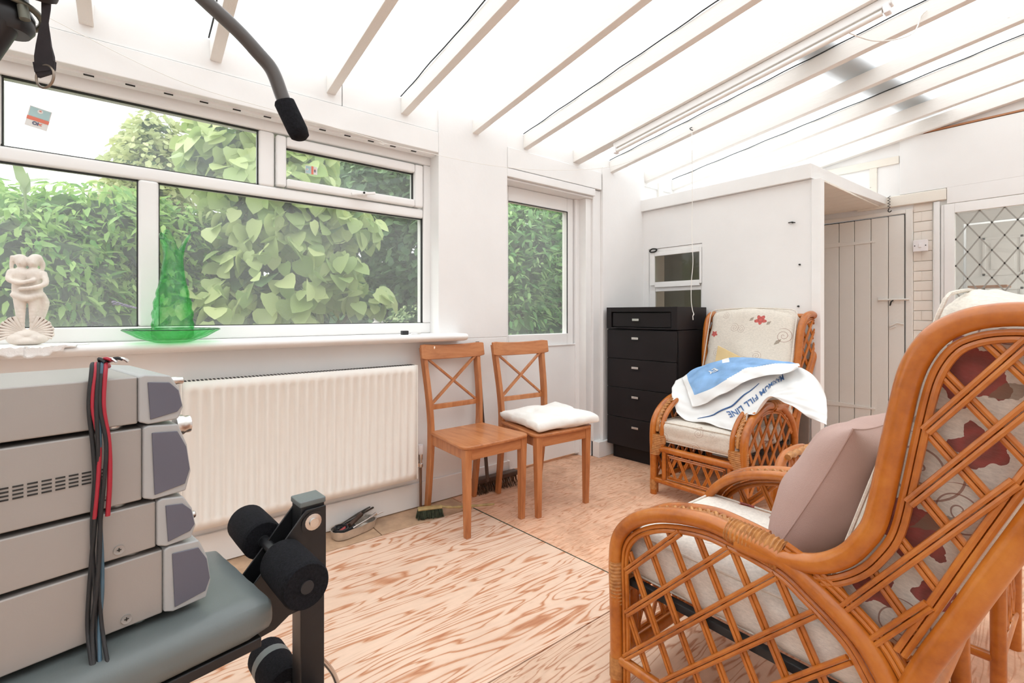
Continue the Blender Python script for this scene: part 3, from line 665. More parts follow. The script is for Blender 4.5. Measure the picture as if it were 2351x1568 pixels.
# pine dining chairs
def pine_chair(label, loc, rz, group):
    t = thing('dining_chair', label, 'chair', loc, rz, group)   # local: faces -y, width along x
    W = .205
    seat = MB()
    n = 28; pts = []
    def outline(s=1.0):
        P = []
        for a, b_ in [(-.17, .20), (.17, .20), (.19, .05), (.215, -.20)]: pass
        return P
    front = -.215; back = .175
    poly = [(-.178, back), (.178, back), (.195, 0.0), (.214, -.17), (.206, -.20), (.185, -.218), (.09, -.226), (0, -.228), (-.09, -.226), (-.185, -.218), (-.206, -.20), (-.214, -.17), (-.195, 0)]
    seat.prism(poly, .438, .456); seat.build('seat', 'pine_seat', t, bevel=.006)
    for s in (-1, 1):
        lg = MB().hexa([(s * .176 - .014, -.200, 0), (s * .176 + .014, -.200, 0), (s * .176 + .014, -.172, 0), (s * .176 - .014, -.172, 0)],
                       [(s * .18 - .02, -.206, .438), (s * .18 + .02, -.206, .438), (s * .18 + .02, -.166, .438), (s * .18 - .02, -.166, .438)]).build('leg', 'pine', t, bevel=.003)
        # rear leg and back post, one curved piece
        cp = [(s * .158, .235, 0), (s * .160, .205, .22), (s * .163, .185, .44), (s * .170, .195, .62), (s * .178, .225, .80), (s * .184, .243, .91)]
        cp = smooth_path(cp, 4); mb = MB()
        for i in range(len(cp) - 1):
            a, b_ = cp[i], cp[i + 1]; wd = .023
            ha = .018 + .006 * min(1, a.z / .44) if a.z < .44 else .022; hb = .018 + .006 * min(1, b_.z / .44) if b_.z < .44 else .022
            mb.hexa([(a.x - wd / 2, a.y - ha, a.z), (a.x + wd / 2, a.y - ha, a.z), (a.x + wd / 2, a.y + ha, a.z), (a.x - wd / 2, a.y + ha, a.z)],
                    [(b_.x - wd / 2, b_.y - hb, b_.z), (b_.x + wd / 2, b_.y - hb, b_.z), (b_.x + wd / 2, b_.y + hb, b_.z), (b_.x - wd / 2, b_.y + hb, b_.z)])
        o = mb.build('back_leg', 'pine', t)
        bm = bmesh.new(); bm.from_mesh(o.data); bmesh.ops.remove_doubles(bm, verts=bm.verts, dist=1e-5)
        dup_ = {}
        for f in list(bm.faces):
            key = tuple(sorted(v.index for v in f.verts)); dup_.setdefault(key, []).append(f)
        bmesh.ops.delete(bm, geom=[f for fs in dup_.values() if len(fs) > 1 for f in fs], context='FACES')
        bmesh.ops.recalc_face_normals(bm, faces=bm.faces); bm.to_mesh(o.data); bm.free()
        md = o.modifiers.new('bevel', 'BEVEL'); md.width = .003; md.segments = 2; md.limit_method = 'ANGLE'
        MB().beam((s * .178, -.17, .408), (s * .160, .18, .408), .018, .055).build('side_rail', 'pine', t, bevel=.002)
    MB().beam((-.165, -.192, .408), (.165, -.192, .408), .018, .055).build('front_rail', 'pine_rail', t, bevel=.002)
    MB().beam((-.15, .188, .408), (.15, .188, .408), .018, .055).build('rear_rail', 'pine', t, bevel=.002)
    # curved top rail
    mb = MB(); N_ = 14; ring = []
    for i in range(N_ + 1):
        u = -1 + 2 * i / N_; x = u * .213; yb = .205 + .035 * (1 - u * u); tl = .0
        lo = .842 - .0 + .006 * u * u; hi = .922 + .012 * (u * u)
        cz = (.006 if abs(u) > .97 else 0)
        ring.append([(x, yb - .012, lo + cz), (x, yb + .012, lo + cz), (x * 1.0, yb + .022, hi - cz), (x, yb - .000, hi - cz)])
    vs_ = [p for r in ring for p in r]; fs = []
    for i in range(N_):
        for k in range(4): fs.append((i * 4 + k, i * 4 + (k + 1) % 4, (i + 1) * 4 + (k + 1) % 4, (i + 1) * 4 + k))
    fs += [(3, 2, 1, 0), tuple(N_ * 4 + k for k in range(4))]
    mb.add(vs_, fs).build('top_rail', 'pine_rail', t, bevel=.005)
    MB().beam((-.165, .205, .58), (.165, .205, .58), .018, .028).build('lower_back_rail', 'pine', t, bevel=.002)
    MB().beam((-.155, .204, .593), (.162, .226, .85), .012, .022, (0, 1, 0)).build('cross_slat', 'pine', t, bevel=.002)
    MB().beam((.155, .208, .593), (-.162, .230, .85), .012, .022, (0, 1, 0)).build('cross_slat', 'pine', t, bevel=.002)
    return t
gp = 'pair of pine dining chairs against the window wall'
pc1 = pine_chair('pine cross-back dining chair with bare seat, next to the radiator', (-2.165, 1.47, 0), PI / 2 + .02, gp)
pc2 = pine_chair('pine cross-back dining chair carrying a white seat pad, next to the garden door', (-2.11, 1.915, 0), PI / 2 - .06, gp)
pc2.scale = (1, 1, 1)
def padfn(p, u):
    e = max(abs(u.x), abs(u.y)); c = (abs(u.x) * abs(u.y)) ** 3
    p.x *= 1 + .12 * c; p.y *= 1 + .12 * c
    p.z += .012 * math.sin(u.x * 5 + u.y * 3) * (1 - e ** 4) + .022 * max(0, u.x - .3) * (1 if u.y > 0 else .3)
    for cx, cy in ((-.35, -.35), (.35, -.35), (-.35, .35), (.35, .35)):
        d = (u.x - cx) ** 2 + (u.y - cy) ** 2
        if u.z > 0: p.z -= .022 * math.exp(-d / .012)
    return p
pad = thing('seat_pad', 'crumpled white cotton seat pad lying on the second pine chair', 'cushion', (-2.08, 1.935, .457), PI / 2 - .12)
softbox('pad_cover', .40, .385, .06, 'white_cloth', pad, .03, .015, 30, .005, loc=(0, 0, .036), fn=padfn, seed=4)
for cx, cy in ((-.07, -.068), (.07, -.068), (-.07, .068), (.07, .068)):
    MB().lathe([(.001, .066), (.007, .067), (.007, .070), (.001, .072)], (cx, cy, -.018), 10).build('button', 'white_cloth', pad, True)

# broom standing between the chairs
br = thing('broom', 'long-handled brown broom with dark pole standing between the two pine chairs', 'broom', (-2.40, 1.80, 0))
MB().tube([(.05, -.11, .09), (.0, -.115, .5), (-.045, -.12, .93)], .011, 10).build('pole', 'darkpole', br, True)
MB().beam((-.03, -.16, .075), (-.02, .17, .075), .05, .03).build('head', 'darkpole', br, bevel=.006)
mb = MB()
for k in range(150):
    x = random.uniform(-.045, -.005); y = random.uniform(-.16, .165); dx = random.uniform(-.01, .02) + .02; dy = random.uniform(-.02, .02)
    mb.beam((x + .0, y, .062), (x + dx, y + dy, .003), .004, .004, w2=.002, h2=.002)
tag(mb.build('bristles', 'brownbristle', br), kind='stuff')
# hand brush with a cane handle
hb = thing('hand_brush', 'small green-grey bristled brush with a yellow cane handle lying on the floor', 'brush', (-2.30, 1.27, 0), 1.2)
MB().beam((-.065, 0, .052), (.065, 0, .052), .035, .014).build('block', 'bamboo', hb, bevel=.005)
MB().tube(smooth_path([(.05, 0, .055), (.12, -.01, .045), (.22, -.0, .035), (.36, .0, .03)], 5), [.007 + .0012 * math.sin(i * 2) for i in range(16)], 8).build('handle', 'bamboo', hb, True)
mb = MB()
for k in range(420):
    x = random.uniform(-.064, .064); y = random.uniform(-.02, .02)
    mb.beam((x, y, .046), (x * 1.12 + random.uniform(-.006, .006), y * 1.4 + random.uniform(-.008, .008), random.uniform(.002, .008)), .0035, .0035, w2=.002, h2=.002)
tag(mb.build('bristles', 'bristle', hb), kind='stuff')
# foil tray with tools
ft = thing('foil_tray', 'shallow foil tray on the floor below the radiator', 'tray', (-2.385, .885, 0), .25)
def oval(a, b_, n=28, p=3.2):
    return [(a * math.copysign(abs(math.cos(t)) ** (2 / p), math.cos(t)), b_ * math.copysign(abs(math.sin(t)) ** (2 / p), math.sin(t))) for t in [2 * PI * k / n for k in range(n)]]
R = []
for (a, b_, z) in ((.045, .10, .002), (.052, .112, .004), (.056, .118, .042), (.060, .122, .043), (.060, .122, .045), (.054, .115, .043), (.048, .108, .006), (.0, .0, .005)):
    o_ = oval(max(a, .001), max(b_, .001)); R.append([(x, y, z + (.002 * math.sin(x * 90 + y * 70) if .03 < z else 0)) for x, y in o_])
mb = MB(); vs_ = [p for r in R for p in r]; n_ = 28
mb.add(vs_, [(j * n_ + i, j * n_ + (i + 1) % n_, (j + 1) * n_ + (i + 1) % n_, (j + 1) * n_ + i) for j in range(len(R) - 1) for i in range(n_)] + [tuple(range(n_))[::-1]])
mb.build('tray_wall', 'foil', ft, True)
def tool(name, label, cat, pts, r, mat, handle=None):
    t = thing(name, label, cat, (-2.385, .885, 0), .25, 'hand tools in the foil tray')
    MB().tube(pts, r, 8).build('shaft', mat, t, True)
    if handle: MB().tube(handle[0], handle[1], 10).build('handle', handle[2], t, True)
tool('screwdriver', 'dark screwdriver lying lengthwise at the front of the foil tray', 'tool', [(.01, .0, .035), (.02, .10, .05), (.025, .16, .058)], .0035, 'steel', ([(.005, -.09, .022), (.008, -.04, .028), (.01, .0, .035)], .011, 'rubber'))
tool('screwdriver', 'red-handled screwdriver in the middle of the foil tray', 'tool', [(-.01, -.02, .04), (-.02, .08, .055)], .003, 'steel', ([(.0, -.09, .028), (-.01, -.02, .04)], .008, 'toolred'))
tool('chisel', 'brown-handled chisel on top of the tool heap', 'tool', [(-.02, .06, .066), (-.03, .14, .072)], .005, 'tools', ([(.01, -.03, .048), (-.02, .06, .066)], .011, 'darkpole'))
tool('spanner', 'bright steel spanner at the right of the foil tray', 'tool', [(.035, -.03, .04), (.03, .06, .052), (.02, .12, .06)], [.006, .004, .008], 'steel')
tool('pliers', 'dark pliers at the left of the foil tray', 'tool', [(-.03, -.10, .025), (-.04, -.02, .045), (-.03, .05, .06)], [.006, .008, .012], 'tools', ([(-.01, -.10, .022), (-.025, -.02, .042)], .006, 'rubber'))
tool('file', 'thin dark file at the back of the foil tray', 'tool', [(-.045, -.05, .035), (-.05, .06, .06), (-.045, .13, .075)], [.008, .006, .004], 'tools')
t = thing('cable_coil', 'coil of black cable at the left end of the foil tray', 'cable', (-2.385, .885, 0), .25, 'hand tools in the foil tray')
MB().tube([(.0 + .035 * math.cos(a * .5), -.07 + .03 * math.sin(a * .5), .03 + a * .0006) for a in range(36)], .005, 7).build('loop', 'rubber', t, True)

# black chest of drawers with separate top box
ct = thing('chest_of_drawers', 'tall black-brown five-drawer chest beside the far pillar', 'chest', (-2.44, 2.905, 0), .075)
WC, DC = .585, .42
def drawer(z0, z1, x0=.006, x1=WC - .006, y=-.018, name='drawer'):
    d = MB().box((x0, y, z0), (x1, 0.0, z1)).build(name, 'espresso', ct, bevel=.0015)
    zc = (z0 + z1) / 2 if name != 'drawer' else z1 - .058
    hx = .262
    MB().box((hx - .028, y - .020, zc - .008), (hx + .028, y - .012, zc + .008)).box((hx - .024, y - .013, zc - .004), (hx - .018, y, zc + .004)).box((hx + .018, y - .013, zc - .004), (hx + .024, y, zc + .004)).build('handle', 'steel', d, bevel=.001)
MB().box((0, 0, .105), (WC, DC, .985)).build('carcass', 'espresso', ct, bevel=.0015)
MB().box((.03, .03, 0), (WC - .01, DC, .105)).build('plinth', 'espresso', ct)
for z0, z1 in ((.108, .322), (.326, .545), (.549, .762), (.766, .978)): drawer(z0, z1)
MB().box((0, -.02, .99), (.045, DC, 1.15)).box((WC - .045, -.02, .99), (WC, DC, 1.15)).box((.045, -.02, 1.115), (WC - .045, DC, 1.15)).box((.045, -.02, .99), (WC - .045, DC, 1.0)).box((.045, .02, .99), (WC - .045, DC, 1.14)).build('top_box', 'espresso', ct, bevel=.002)
drawer(1.005, 1.108, .052, WC - .052, -.010, 'top_drawer')

# unlit strip light on the wide rafter
tl = thing('strip_light', 'long unlit fluorescent strip light fixed under the wide rafter', 'light', (0, 0, 0))
xa, xb = -2.13, -.60
def tp(x, dy, dz): return (x, 2.60 + dy, rz_(x) + dz)
MB().beam(tp(xa, .012, -.022), tp(xb, .012, -.022), .045, .042).build('batten', 'gloss', tl, bevel=.004)
MB().beam(tp(xa + .02, .012, -.046), tp(xb - .02, .012, -.046), .03, .008).build('tray', 'beige', tl, bevel=.001)
MB().tube([tp(xa + .03, -.005, -.066), tp(xb - .03, -.005, -.066)], .013, 14).build('tube', 'tube', tl, True)
for x in (xa + .015, xb - .015):
    MB().beam(tp(x - .012, 0.0, -.058), tp(x + .012, .0, -.058), .04, .045).build('end_holder', 'switchwhite', tl, bevel=.005)
for x in (-1.85, -1.05): MB().lathe([(.010, 0), (.010, -.003)], tp(x, .012, -.05), 12).build('cap', 'beige', tl)

# pull cord
pcx, pcy = -1.757, 2.95
pc = thing('pull_cord', 'thin white pull cord hanging from a rafter in front of the store window', 'cord', (pcx, pcy, 0))
pts = [(0, 0, 2.325), (.002, 0, 1.9), (.0, 0, 1.62), (.006, .002, 1.45), (-.004, 0, 1.32), (-.006, 0, 1.2), (.003, 0, 1.13), (.014, 0, 1.10)]
MB().tube(smooth_path(pts, 8), .0022, 6).build('cord', 'white_cloth', pc, True)
MB().tube([(.014, 0, 1.10), (.006, 0, 1.085), (.008, 0, 1.06)], [.004, .0025, .0025], 6).build('knot', 'white_cloth', pc, True)
MB().tube(smooth_path([(-.012, .02, 2.36), (-.015, .0, 2.35), (-.003, -.008, 2.335), (.008, 0.0, 2.33)], 5), .003, 6).build('hook', 'screwdark', pc, True)
# drying line
dl = [(-2.455, -.26, 2.205), (-2.452, .147, 2.085), (-2.452, .55, 2.055), (-2.45, 1.03, 2.03), (-2.445, 1.07, 2.01)]
d2 = [(-2.445, 1.10, 2.02), (-2.40, 1.75, 2.02), (-2.25, 2.25, 2.05), (-2.05, 2.62, 2.12), (-1.80, 2.93, 2.325)]
tag(MB().tube(smooth_path(dl + d2, 8), .0017, 5).build('drying_line', 'white_cloth', None, True), 'thin cream line strung along the window fascia and over to the rafter hook', 'string')
# cable at the end of the strip light
lc = smooth_path([(-.86, 2.70, 2.50), (-.80, 2.66, 2.45), (-.70, 2.78, 2.40), (-.60, 2.93, 2.44), (-.57, 2.965, 2.53)], 8)
tag(MB().tube(lc, .0028, 6).tube([(-.575, 2.968, 2.52), (-.56, 2.96, 2.535), (-.55, 2.968, 2.545)], .004, 6).build('light_flex', 'white_cloth', None, True), 'thin pale flex looping from the strip light to the next rafter', 'cable')

# ------------------------------------------------ window sill things
SZ = .985
vz = thing('glass_bowl', 'wide green pressed-glass bowl on the window sill', 'bowl', (-2.412, .141, SZ))
def ribs(t, z, i): return 1 + .035 * math.cos(t * 26) * (1 if 1 < i < 5 else 0)
pr = [(.055, 0), (.075, .004), (.115, .020), (.150, .042), (.163, .050), (.166, .051), (.165, .054), (.148, .048), (.112, .027), (.07, .011), (.001, .010)]
MB().lathe(pr, seg=104, mod=ribs).build('bowl_body', 'greenglass', vz, True)
MB().tube([(.165 * math.cos(a), .165 * math.sin(a), .0525) for a in [2 * PI * k / 48 for k in range(48)]], .0022, 6, closed=True).build('rim', 'greendark', vz, True)
va = thing('glass_vase', 'tall green glass vase with pulled flame-like lip standing in the green bowl', 'vase', (-2.412, .141, SZ + .0125))
def vprof(r_in=0.0):
    return [(.062, .0), (.068, .012), (.069, .03), (.066, .07), (.062, .11), (.056, .16), (.047, .21), (.039, .25), (.034, .29), (.031, .33), (.031, .36), (.034, .385)]
seg = 48; vs_ = []
P = vprof()
lobes = 4
def vpt(r, z, t, i):
    k = max(0, (z - .30) / .085)
    dents = 0
    if .03 < z < .2: dents = .006 * math.cos(t * 6 + (z * 40)) * math.sin(z * 75)
    lo = (.5 + .5 * math.cos(t * 3 + 1.2)) ** 1.6
    R = r + dents - k * .008 + k * k * .034 * lo
    Z = z + k ** 1.5 * (.075 * lo - .018)
    return (R * math.cos(t), R * math.sin(t), Z)
fine = []
for i in range(len(P) - 1):
    for k in range(4):
        f = k / 4; fine.append((P[i][0] * (1 - f) + P[i + 1][0] * f, P[i][1] * (1 - f) + P[i + 1][1] * f))
fine.append(P[-1])
mb = MB(); vs_ = [vpt(r, z, 2 * PI * k / seg, i) for i, (r, z) in enumerate(fine) for k in range(seg)]
mb.add(vs_, [(i * seg + k, i * seg + (k + 1) % seg, (i + 1) * seg + (k + 1) % seg, (i + 1) * seg + k) for i in range(len(fine) - 1) for k in range(seg)] + [tuple(range(seg))[::-1]])
o = mb.build('vase_body', 'greenglass', va, True); md = o.modifiers.new('th', 'SOLIDIFY'); md.thickness = .004

# statue on lace mat
dm = thing('lace_mat', 'white scalloped lace mat hanging over the sill edge at the left', 'mat', (-2.43, -.285, SZ))
def lace(u, v):
    t = u * 2 * PI; r = .005 + v * (.135 + .006 * math.sin(t * 22) + .01 * noise.noise(Vector((t * 2, 0, 0))))
    x = r * math.cos(t) * .75; y = r * math.sin(t) * 1.15; z = .003
    if x > .055:
        d = x - .055; z = .003 - d * .75; x = .062 + d * .35
        if z > -.001: pass
    if x > .062: x = max(x, .062 + .015)
    return Vector((min(x, .083), y, z + .0015 * math.sin(r * 120)))
sheet('mat_cloth', lace, 120, 12, 'lace', dm, .0015)
st = thing('statuette', 'cream plaster statuette of an embracing couple with scallop shells at the base', 'statue', (-2.43, -.285, SZ + .006)); st.scale = (1.07, 1.07, 1.07)
def blobs(name, items, vox, mat, parent, sm=6):
    bm = bmesh.new()
    for it in items:
        if it[0] == 's':
            _, c, r = it; r = r if isinstance(r, tuple) else (r, r, r)
            bmesh.ops.create_icosphere(bm, subdivisions=3, radius=1, matrix=Matrix.Translation(c) @ Matrix.Diagonal((*r, 1)))
        else:
            _, pts, rs = it; ps = smooth_path(pts, 4); n = len(ps)
            for i, p in enumerate(ps):
                f = i / (n - 1) * (len(rs) - 1); k = min(int(f), len(rs) - 2); r = rs[k] + (rs[k + 1] - rs[k]) * (f - k)
                bmesh.ops.create_icosphere(bm, subdivisions=2, radius=r, matrix=Matrix.Translation(p))
    me = bpy.data.meshes.new(name); bm.to_mesh(me); bm.free(); me.materials.append(M[mat])
    o = bpy.data.objects.new(name, me); C.objects.link(o); o.parent = parent
    md = o.modifiers.new('remesh', 'REMESH'); md.mode = 'VOXEL'; md.voxel_size = vox; md.use_smooth_shade = True
    s_ = o.modifiers.new('sm', 'SMOOTH'); s_.iterations = sm; s_.factor = .5
    return o
it = [('s', (0, 0, .012), (.045, .048, .016)), ('s', (.0, .0, .032), (.036, .040, .018)), ('s', (.01, -.02, .02), (.03, .03, .02)), ('s', (.01, .025, .02), (.03, .03, .018))]
# two figures: hips, torso, legs, heads, arms
for s, lean in ((-1, .004), (1, -.004)):
    y = s * .017
    it += [('t', [(.005, y * .8, .045), (.006, y * .9, .09), (.004, y, .135), (0, y, .17)], [.009, .012, .016, .021]),
           ('t', [(.0, y, .165), (-.002, y * 1.15, .20), (0, y * 1.1 + lean, .235)], [.022, .019, .024]),
           ('s', (.004, y * .80, .276), (.0175, .0155, .021)), ('s', (.021, y * .8 + s * .002, .272), (.004, .003, .006)), ('s', (.0, y * .95, .285), (.018, .017, .016)), ('t', [(0, y, .24), (0, y * .8, .262)], [.012, .010])]
it += [('t', [(.01, -.038, .24), (.022, -.040, .215), (.028, -.015, .205), (.026, .018, .215)], [.010, .009, .008, .007]),
       ('t', [(.008, .040, .238), (.024, .046, .205), (.030, .020, .190), (.026, -.012, .185)], [.010, .009, .008, .007]),
       ('s', (-.006, -.018, .288), (.019, .017, .014)), ('s', (-.004, .020, .292), (.019, .017, .013)), ('t', [(.002, .028, .292), (-.008, .036, .27), (-.01, .034, .245)], [.009, .008, .005]),
       ('t', [(.0, -.035, .29), (-.004, -.038, .26), (-.008, -.036, .23)], [.007, .006, .005]),
       ('t', [(.01, .035, .17), (.0, .042, .14), (-.002, .036, .10), (0, .03, .07)], [.009, .013, .011, .006]),
       ('t', [(.015, -.03, .165), (.022, 0, .155), (.018, .03, .165)], [.010, .012, .010])]
blobs('figures', it, .0028, 'plastercast', st, 3)
for s in (-1, 1):
    sh = []
    mb = MB(); n = 9
    for k in range(n):
        a0 = PI / 2 - s * (k / (n - 1) * 1.5 + .42) ; rr = .062 + .002 * (k % 2)
        p0 = (.012, s * .008, .040); p1 = (.020, s * .004 + rr * math.cos(a0), .040 + rr * math.sin(a0) * .95)
        mb.tube([p0, ((p0[0] + p1[0]) / 2 + .004, (p0[1] + p1[1]) / 2, (p0[2] + p1[2]) / 2), p1], [.002, .0045, .0055], 8)
    shell = mb.build('scallop_shell', 'plastercast', st, True)
    mb = MB()
    for k in range(n - 1):
        a0 = PI / 2 - s * ((k + .5) / (n - 1) * 1.5 + .42); rr = .060
        p0 = (.018, s * .008 + .018 * math.cos(a0), .040 + .018 * math.sin(a0)); p1 = (.0225, s * .004 + rr * math.cos(a0), .040 + rr * math.sin(a0) * .95)
        mb.tube([p0, p1], [.0012, .002], 6)
    mb.build('shell_groove', 'ribgroove', shell, True)  # dark brown lines laid in the grooves between the shell ribs
tag(MB().box((-.014, -.018, 0), (.014, .018, .022)).build('small_box', 'rubber', None, bevel=.002, loc=(-2.44, 1.19, SZ)), 'tiny black box at the right end of the window sill', 'box')
bpy.data.objects['small_box'].location.z = SZ + .0005
tag(MB().tube(smooth_path([(-2.45, 1.235, SZ + .004), (-2.44, 1.26, SZ + .006), (-2.45, 1.28, SZ + .004), (-2.46, 1.30, SZ + .005)], 5), .004, 6).build('twisted_foil', 'steel', None, True), 'scrap of twisted foil beside the tiny black box', 'scrap')

# ------------------------------------------------ rattan armchairs
def inside(poly, x, y):
    c = False; n = len(poly)
    for i in range(n):
        x0, y0 = poly[i]; x1, y1 = poly[(i + 1) % n]
        if (y0 > y) != (y1 > y) and x < (x1 - x0) * (y - y0) / (y1 - y0) + x0: c = not c
    return c
def clip_line(poly, px_, pz_, dx, dz):
    ts = []; n = len(poly)
    for i in range(n):
        x0, y0 = poly[i]; x1, y1 = poly[(i + 1) % n]; ex, ey = x1 - x0, y1 - y0
        det = dx * (-ey) + dz * ex
        if abs(det) < 1e-9: continue
        rx, ry = x0 - px_, y0 - pz_
        t = (rx * (-ey) + ry * ex) / det; u = (dx * ry - dz * rx) / det
        if 0 <= u < 1: ts.append(t)
    ts.sort(); out = []
    for a, b_ in zip(ts[:-1], ts[1:]):
        m_ = (a + b_) / 2
        if b_ - a > .035 and inside(poly, px_ + dx * m_, pz_ + dz * m_): out.append((a, b_))
    return out
ARM = [(0, 0), (0, .12), (-.003, .26), (-.006, .37), (.006, .44), (.05, .498), (.12, .542), (.20, .568), (.28, .580), (.345, .576), (.405, .569), (.455, .558), (.49, .544), (.524, .522), (.571, .49), (.615, .452), (.65, .397), (.675, .33)]
HOOP = [(.36, .560), (.42, .556), (.481, .562), (.535, .578), (.58, .612), (.61, .655), (.630, .70), (.646, .784), (.660, .87), (.677, .965), (.693, 1.018), (.718, 1.060), (.75, 1.084), (.79, 1.097), (.84, 1.098), (.885, 1.078), (.915, 1.03), (.922, .96), (.90, .89), (.865, .83), (.827, .745), (.79, .66), (.748, .561), (.70, .45), (.673, .36), (.668, .25), (.672, .12), (.68, 0)]
def inset(pts, d):
    out = []; n = len(pts)
    for i in range(n):
        a = pts[max(i - 1, 0)]; b_ = pts[min(i + 1, n - 1)]
        tx, tz = b_[0] - a[0], b_[1] - a[1]; l = math.hypot(tx, tz) or 1
        out.append((pts[i][0] + tz / l * d, pts[i][1] - tx / l * d))
    return out
def rattan_chair(label, loc, rz, hw, flare, cushmats, group, canefine=1.0, bt=.13, bp_=.665):
    t = thing('rattan_armchair', label, 'armchair', loc, rz, group)
    def S(s, p, z, off=0):           # side s (+1/-1): local point
        k = max(0, min(1, (p - .45) / .35)) * max(0, min(1, (z - .45) / .4))
        return Vector((s * (hw + off + flare * k), p, z))
    for s in (-1, 1):
        armp = smooth_path([S(s, p, z) for p, z in ARM], 5)
        MB().tube(armp, .0205, 14).build('arm_pole', 'rattan', t, True)
        arm2 = [S(s, p, z, -.062) for p, z in [(-.003, .30), (-.004, .38), (.010, .445), (.055, .502), (.125, .547), (.205, .572), (.28, .583), (.345, .578), (.405, .569)]]
        MB().tube(smooth_path(arm2, 5), .015, 10).build('inner_arm_pole', 'rattan', t, True)
        hp = smooth_path([S(s, p, z) for p, z in HOOP], 5)
        MB().tube(hp, .0205, 14).build('back_hoop', 'rattan', t, True)
        # thin double canes following the frame inside
        A = [(p, z) for p, z in ARM]
        for d in (.029, .041):
            MB().tube(smooth_path([S(s, p, z) for p, z in inset(A[:-1], d) if True], 4), .0062, 7).build('edge_cane', 'rattan', t, True)
        Hh = HOOP[2:-4]
        for d in (.029, .041):
            MB().tube(smooth_path([S(s, p, z) for p, z in inset(Hh, d)], 4), .0062, 7).build('edge_cane', 'rattan', t, True)
        for d in (.027, .038):
            MB().tube(smooth_path([S(s, p, z) for p, z in inset(ARM[11:], -d)], 4), .0062, 7).build('edge_cane', 'rattan', t, True)
        # braided weave on top of the arm
        path = smooth_path([S(s, p, z, -.031) for p, z in [(-.004, .39), (.008, .446), (.053, .503), (.123, .548), (.203, .574), (.28, .586), (.34, .582)]], 9)
        mb = MB()
        for ph in (0, PI):
            pp = []
            for i, q in enumerate(path):
                pp.append(Vector((q.x + .012 * math.sin(i * 1.15 + ph), q.y, q.z + .004 + .004 * math.cos(i * 1.15 + ph))))
            mb.tube(smooth_path(pp, 2), .0048, 6)
        mb.tube([q + Vector((0, 0, -.004)) for q in path], [.011] * len(path), 6)
        mb.build('braid', 'binding', t, True)
        # bindings: on the front leg, at the arm joint
        def bind(pts, r, turns):
            pts = smooth_path(pts, max(6, turns)); n = len(pts); rr = [r + .0026 * math.sin(i / n * turns * 2 * PI * 1.0) for i in range(n)]
            return MB().tube(pts, rr, 14)
        seg_ = [S(s, p, z, -.012) for p, z in [(.335, .577), (.375, .572), (.415, .566), (.455, .556)]]
        pts = smooth_path(seg_, 24); n = len(pts)
        mb = MB(); vs_ = []
        for i, p in enumerate(pts):
            d = (pts[min(i + 1, n - 1)] - pts[max(i - 1, 0)]).normalized(); up = Vector((1, 0, 0)).cross(d).normalized()
            if up.z < 0: up = -up
            f = i / (n - 1); rv = .025 + .012 * f + .0022 * math.sin(i * 2 * PI / 5.2); rh = .034 - .006 * f + .0018 * math.sin(i * 2 * PI / 5.2)
            for k in range(16):
                a = 2 * PI * k / 16; vs_.append(p + Vector((1, 0, 0)) * rh * math.cos(a) + up * rv * math.sin(a))
        mb.add(vs_, [(i * 16 + k, i * 16 + (k + 1) % 16, (i + 1) * 16 + (k + 1) % 16, (i + 1) * 16 + k) for i in range(n - 1) for k in range(16)] + [tuple(range(16))[::-1], tuple(range((n - 1) * 16, n * 16))])
        mb.build('joint_binding', 'binding', t, True)
        pts = [S(s, -.003 + .002 * f, .245 + .125 * f, -.030) for f in [i / 60 for i in range(61)]]
        mb = MB(); vs_ = []
        for i, p in enumerate(pts):
            w_ = .0015 * math.sin(i * 2 * PI / 5); f = i / 60
            for k in range(16):
                a = 2 * PI * k / 16; vs_.append(p + Vector(((.030 + .025 * min(1, f * 1.6) + w_) * math.cos(a) + (.018 * (1 - min(1, f * 1.6)) * s), (.024 + w_) * math.sin(a), 0)))
        mb.add(vs_, [(i * 16 + k, i * 16 + (k + 1) % 16, (i + 1) * 16 + (k + 1) % 16, (i + 1) * 16 + k) for i in range(60) for k in range(16)] + [tuple(range(16))[::-1], tuple(range(60 * 16, 61 * 16))])
        mb.build('leg_binding', 'binding', t, True)
        for (yy, zz) in ((0, .06), (.677, .06)):
            MB().tube([S(s, yy, zz - .03), S(s, yy, zz + .03)], .0225, 14).build('foot_binding', 'binding', t, True)
        # bottom side rail
        MB().tube([S(s, 0, .085), S(s, .675, .085)], .015, 10).build('side_rail', 'rattan', t, True)
        # lattice
        inner = inset(ARM[:-1], .041)
        poly1 = [(.03, .10)] + inner[2:-1] + [(.655, .10)]
        poly1 = [(p, z) for p, z in poly1]
        poly1 += []
        H2 = inset(HOOP[3:-5], .041)
        poly2 = [(.52, .555)] + H2 + [(.66, .405), (.60, .475)]
        def lattice(poly, da, oa, na, db, ob, nb_, pa, pb):
            for (dx, dz), (ox, oz), n_, pit_ in ((da, oa, na, pa), (db, ob, nb_, pb)):
                l = math.hypot(dx, dz); dx /= l; dz /= l; nx, nz = -dz, dx
                side = 1 if (dx, dz) == (dx, dz) and n_ is na else -1
                for k in range(-14, 15):
                    cx_, cz_ = ox + nx * pit_ * k, oz + nz * pit_ * k
                    for a, b_ in clip_line(poly, cx_, cz_, dx, dz):
                        mb = MB()
                        for e in (-.0052, .0052):
                            p0 = (cx_ + dx * a + nx * e, cz_ + dz * a + nz * e); p1 = (cx_ + dx * b_ + nx * e, cz_ + dz * b_ + nz * e)
                            off = .004 * (1 if dz * dx > 0 else -1)
                            mb.tube([S(s, *p0, off), S(s, *p1, off)], .0052, 7)
                        mb.build('lattice_cane', 'rattan', t, True)
        lattice(poly1, (.15, -.30), (.093, .491), 1, (.285, .285), (.052, .246), 2, .082 * canefine, .088 * canefine)
        lattice(poly2, (.10, -.126), (.727, .994), 1, (.143, .190), (.684, .754), 2, .082 * canefine, .064 * canefine)
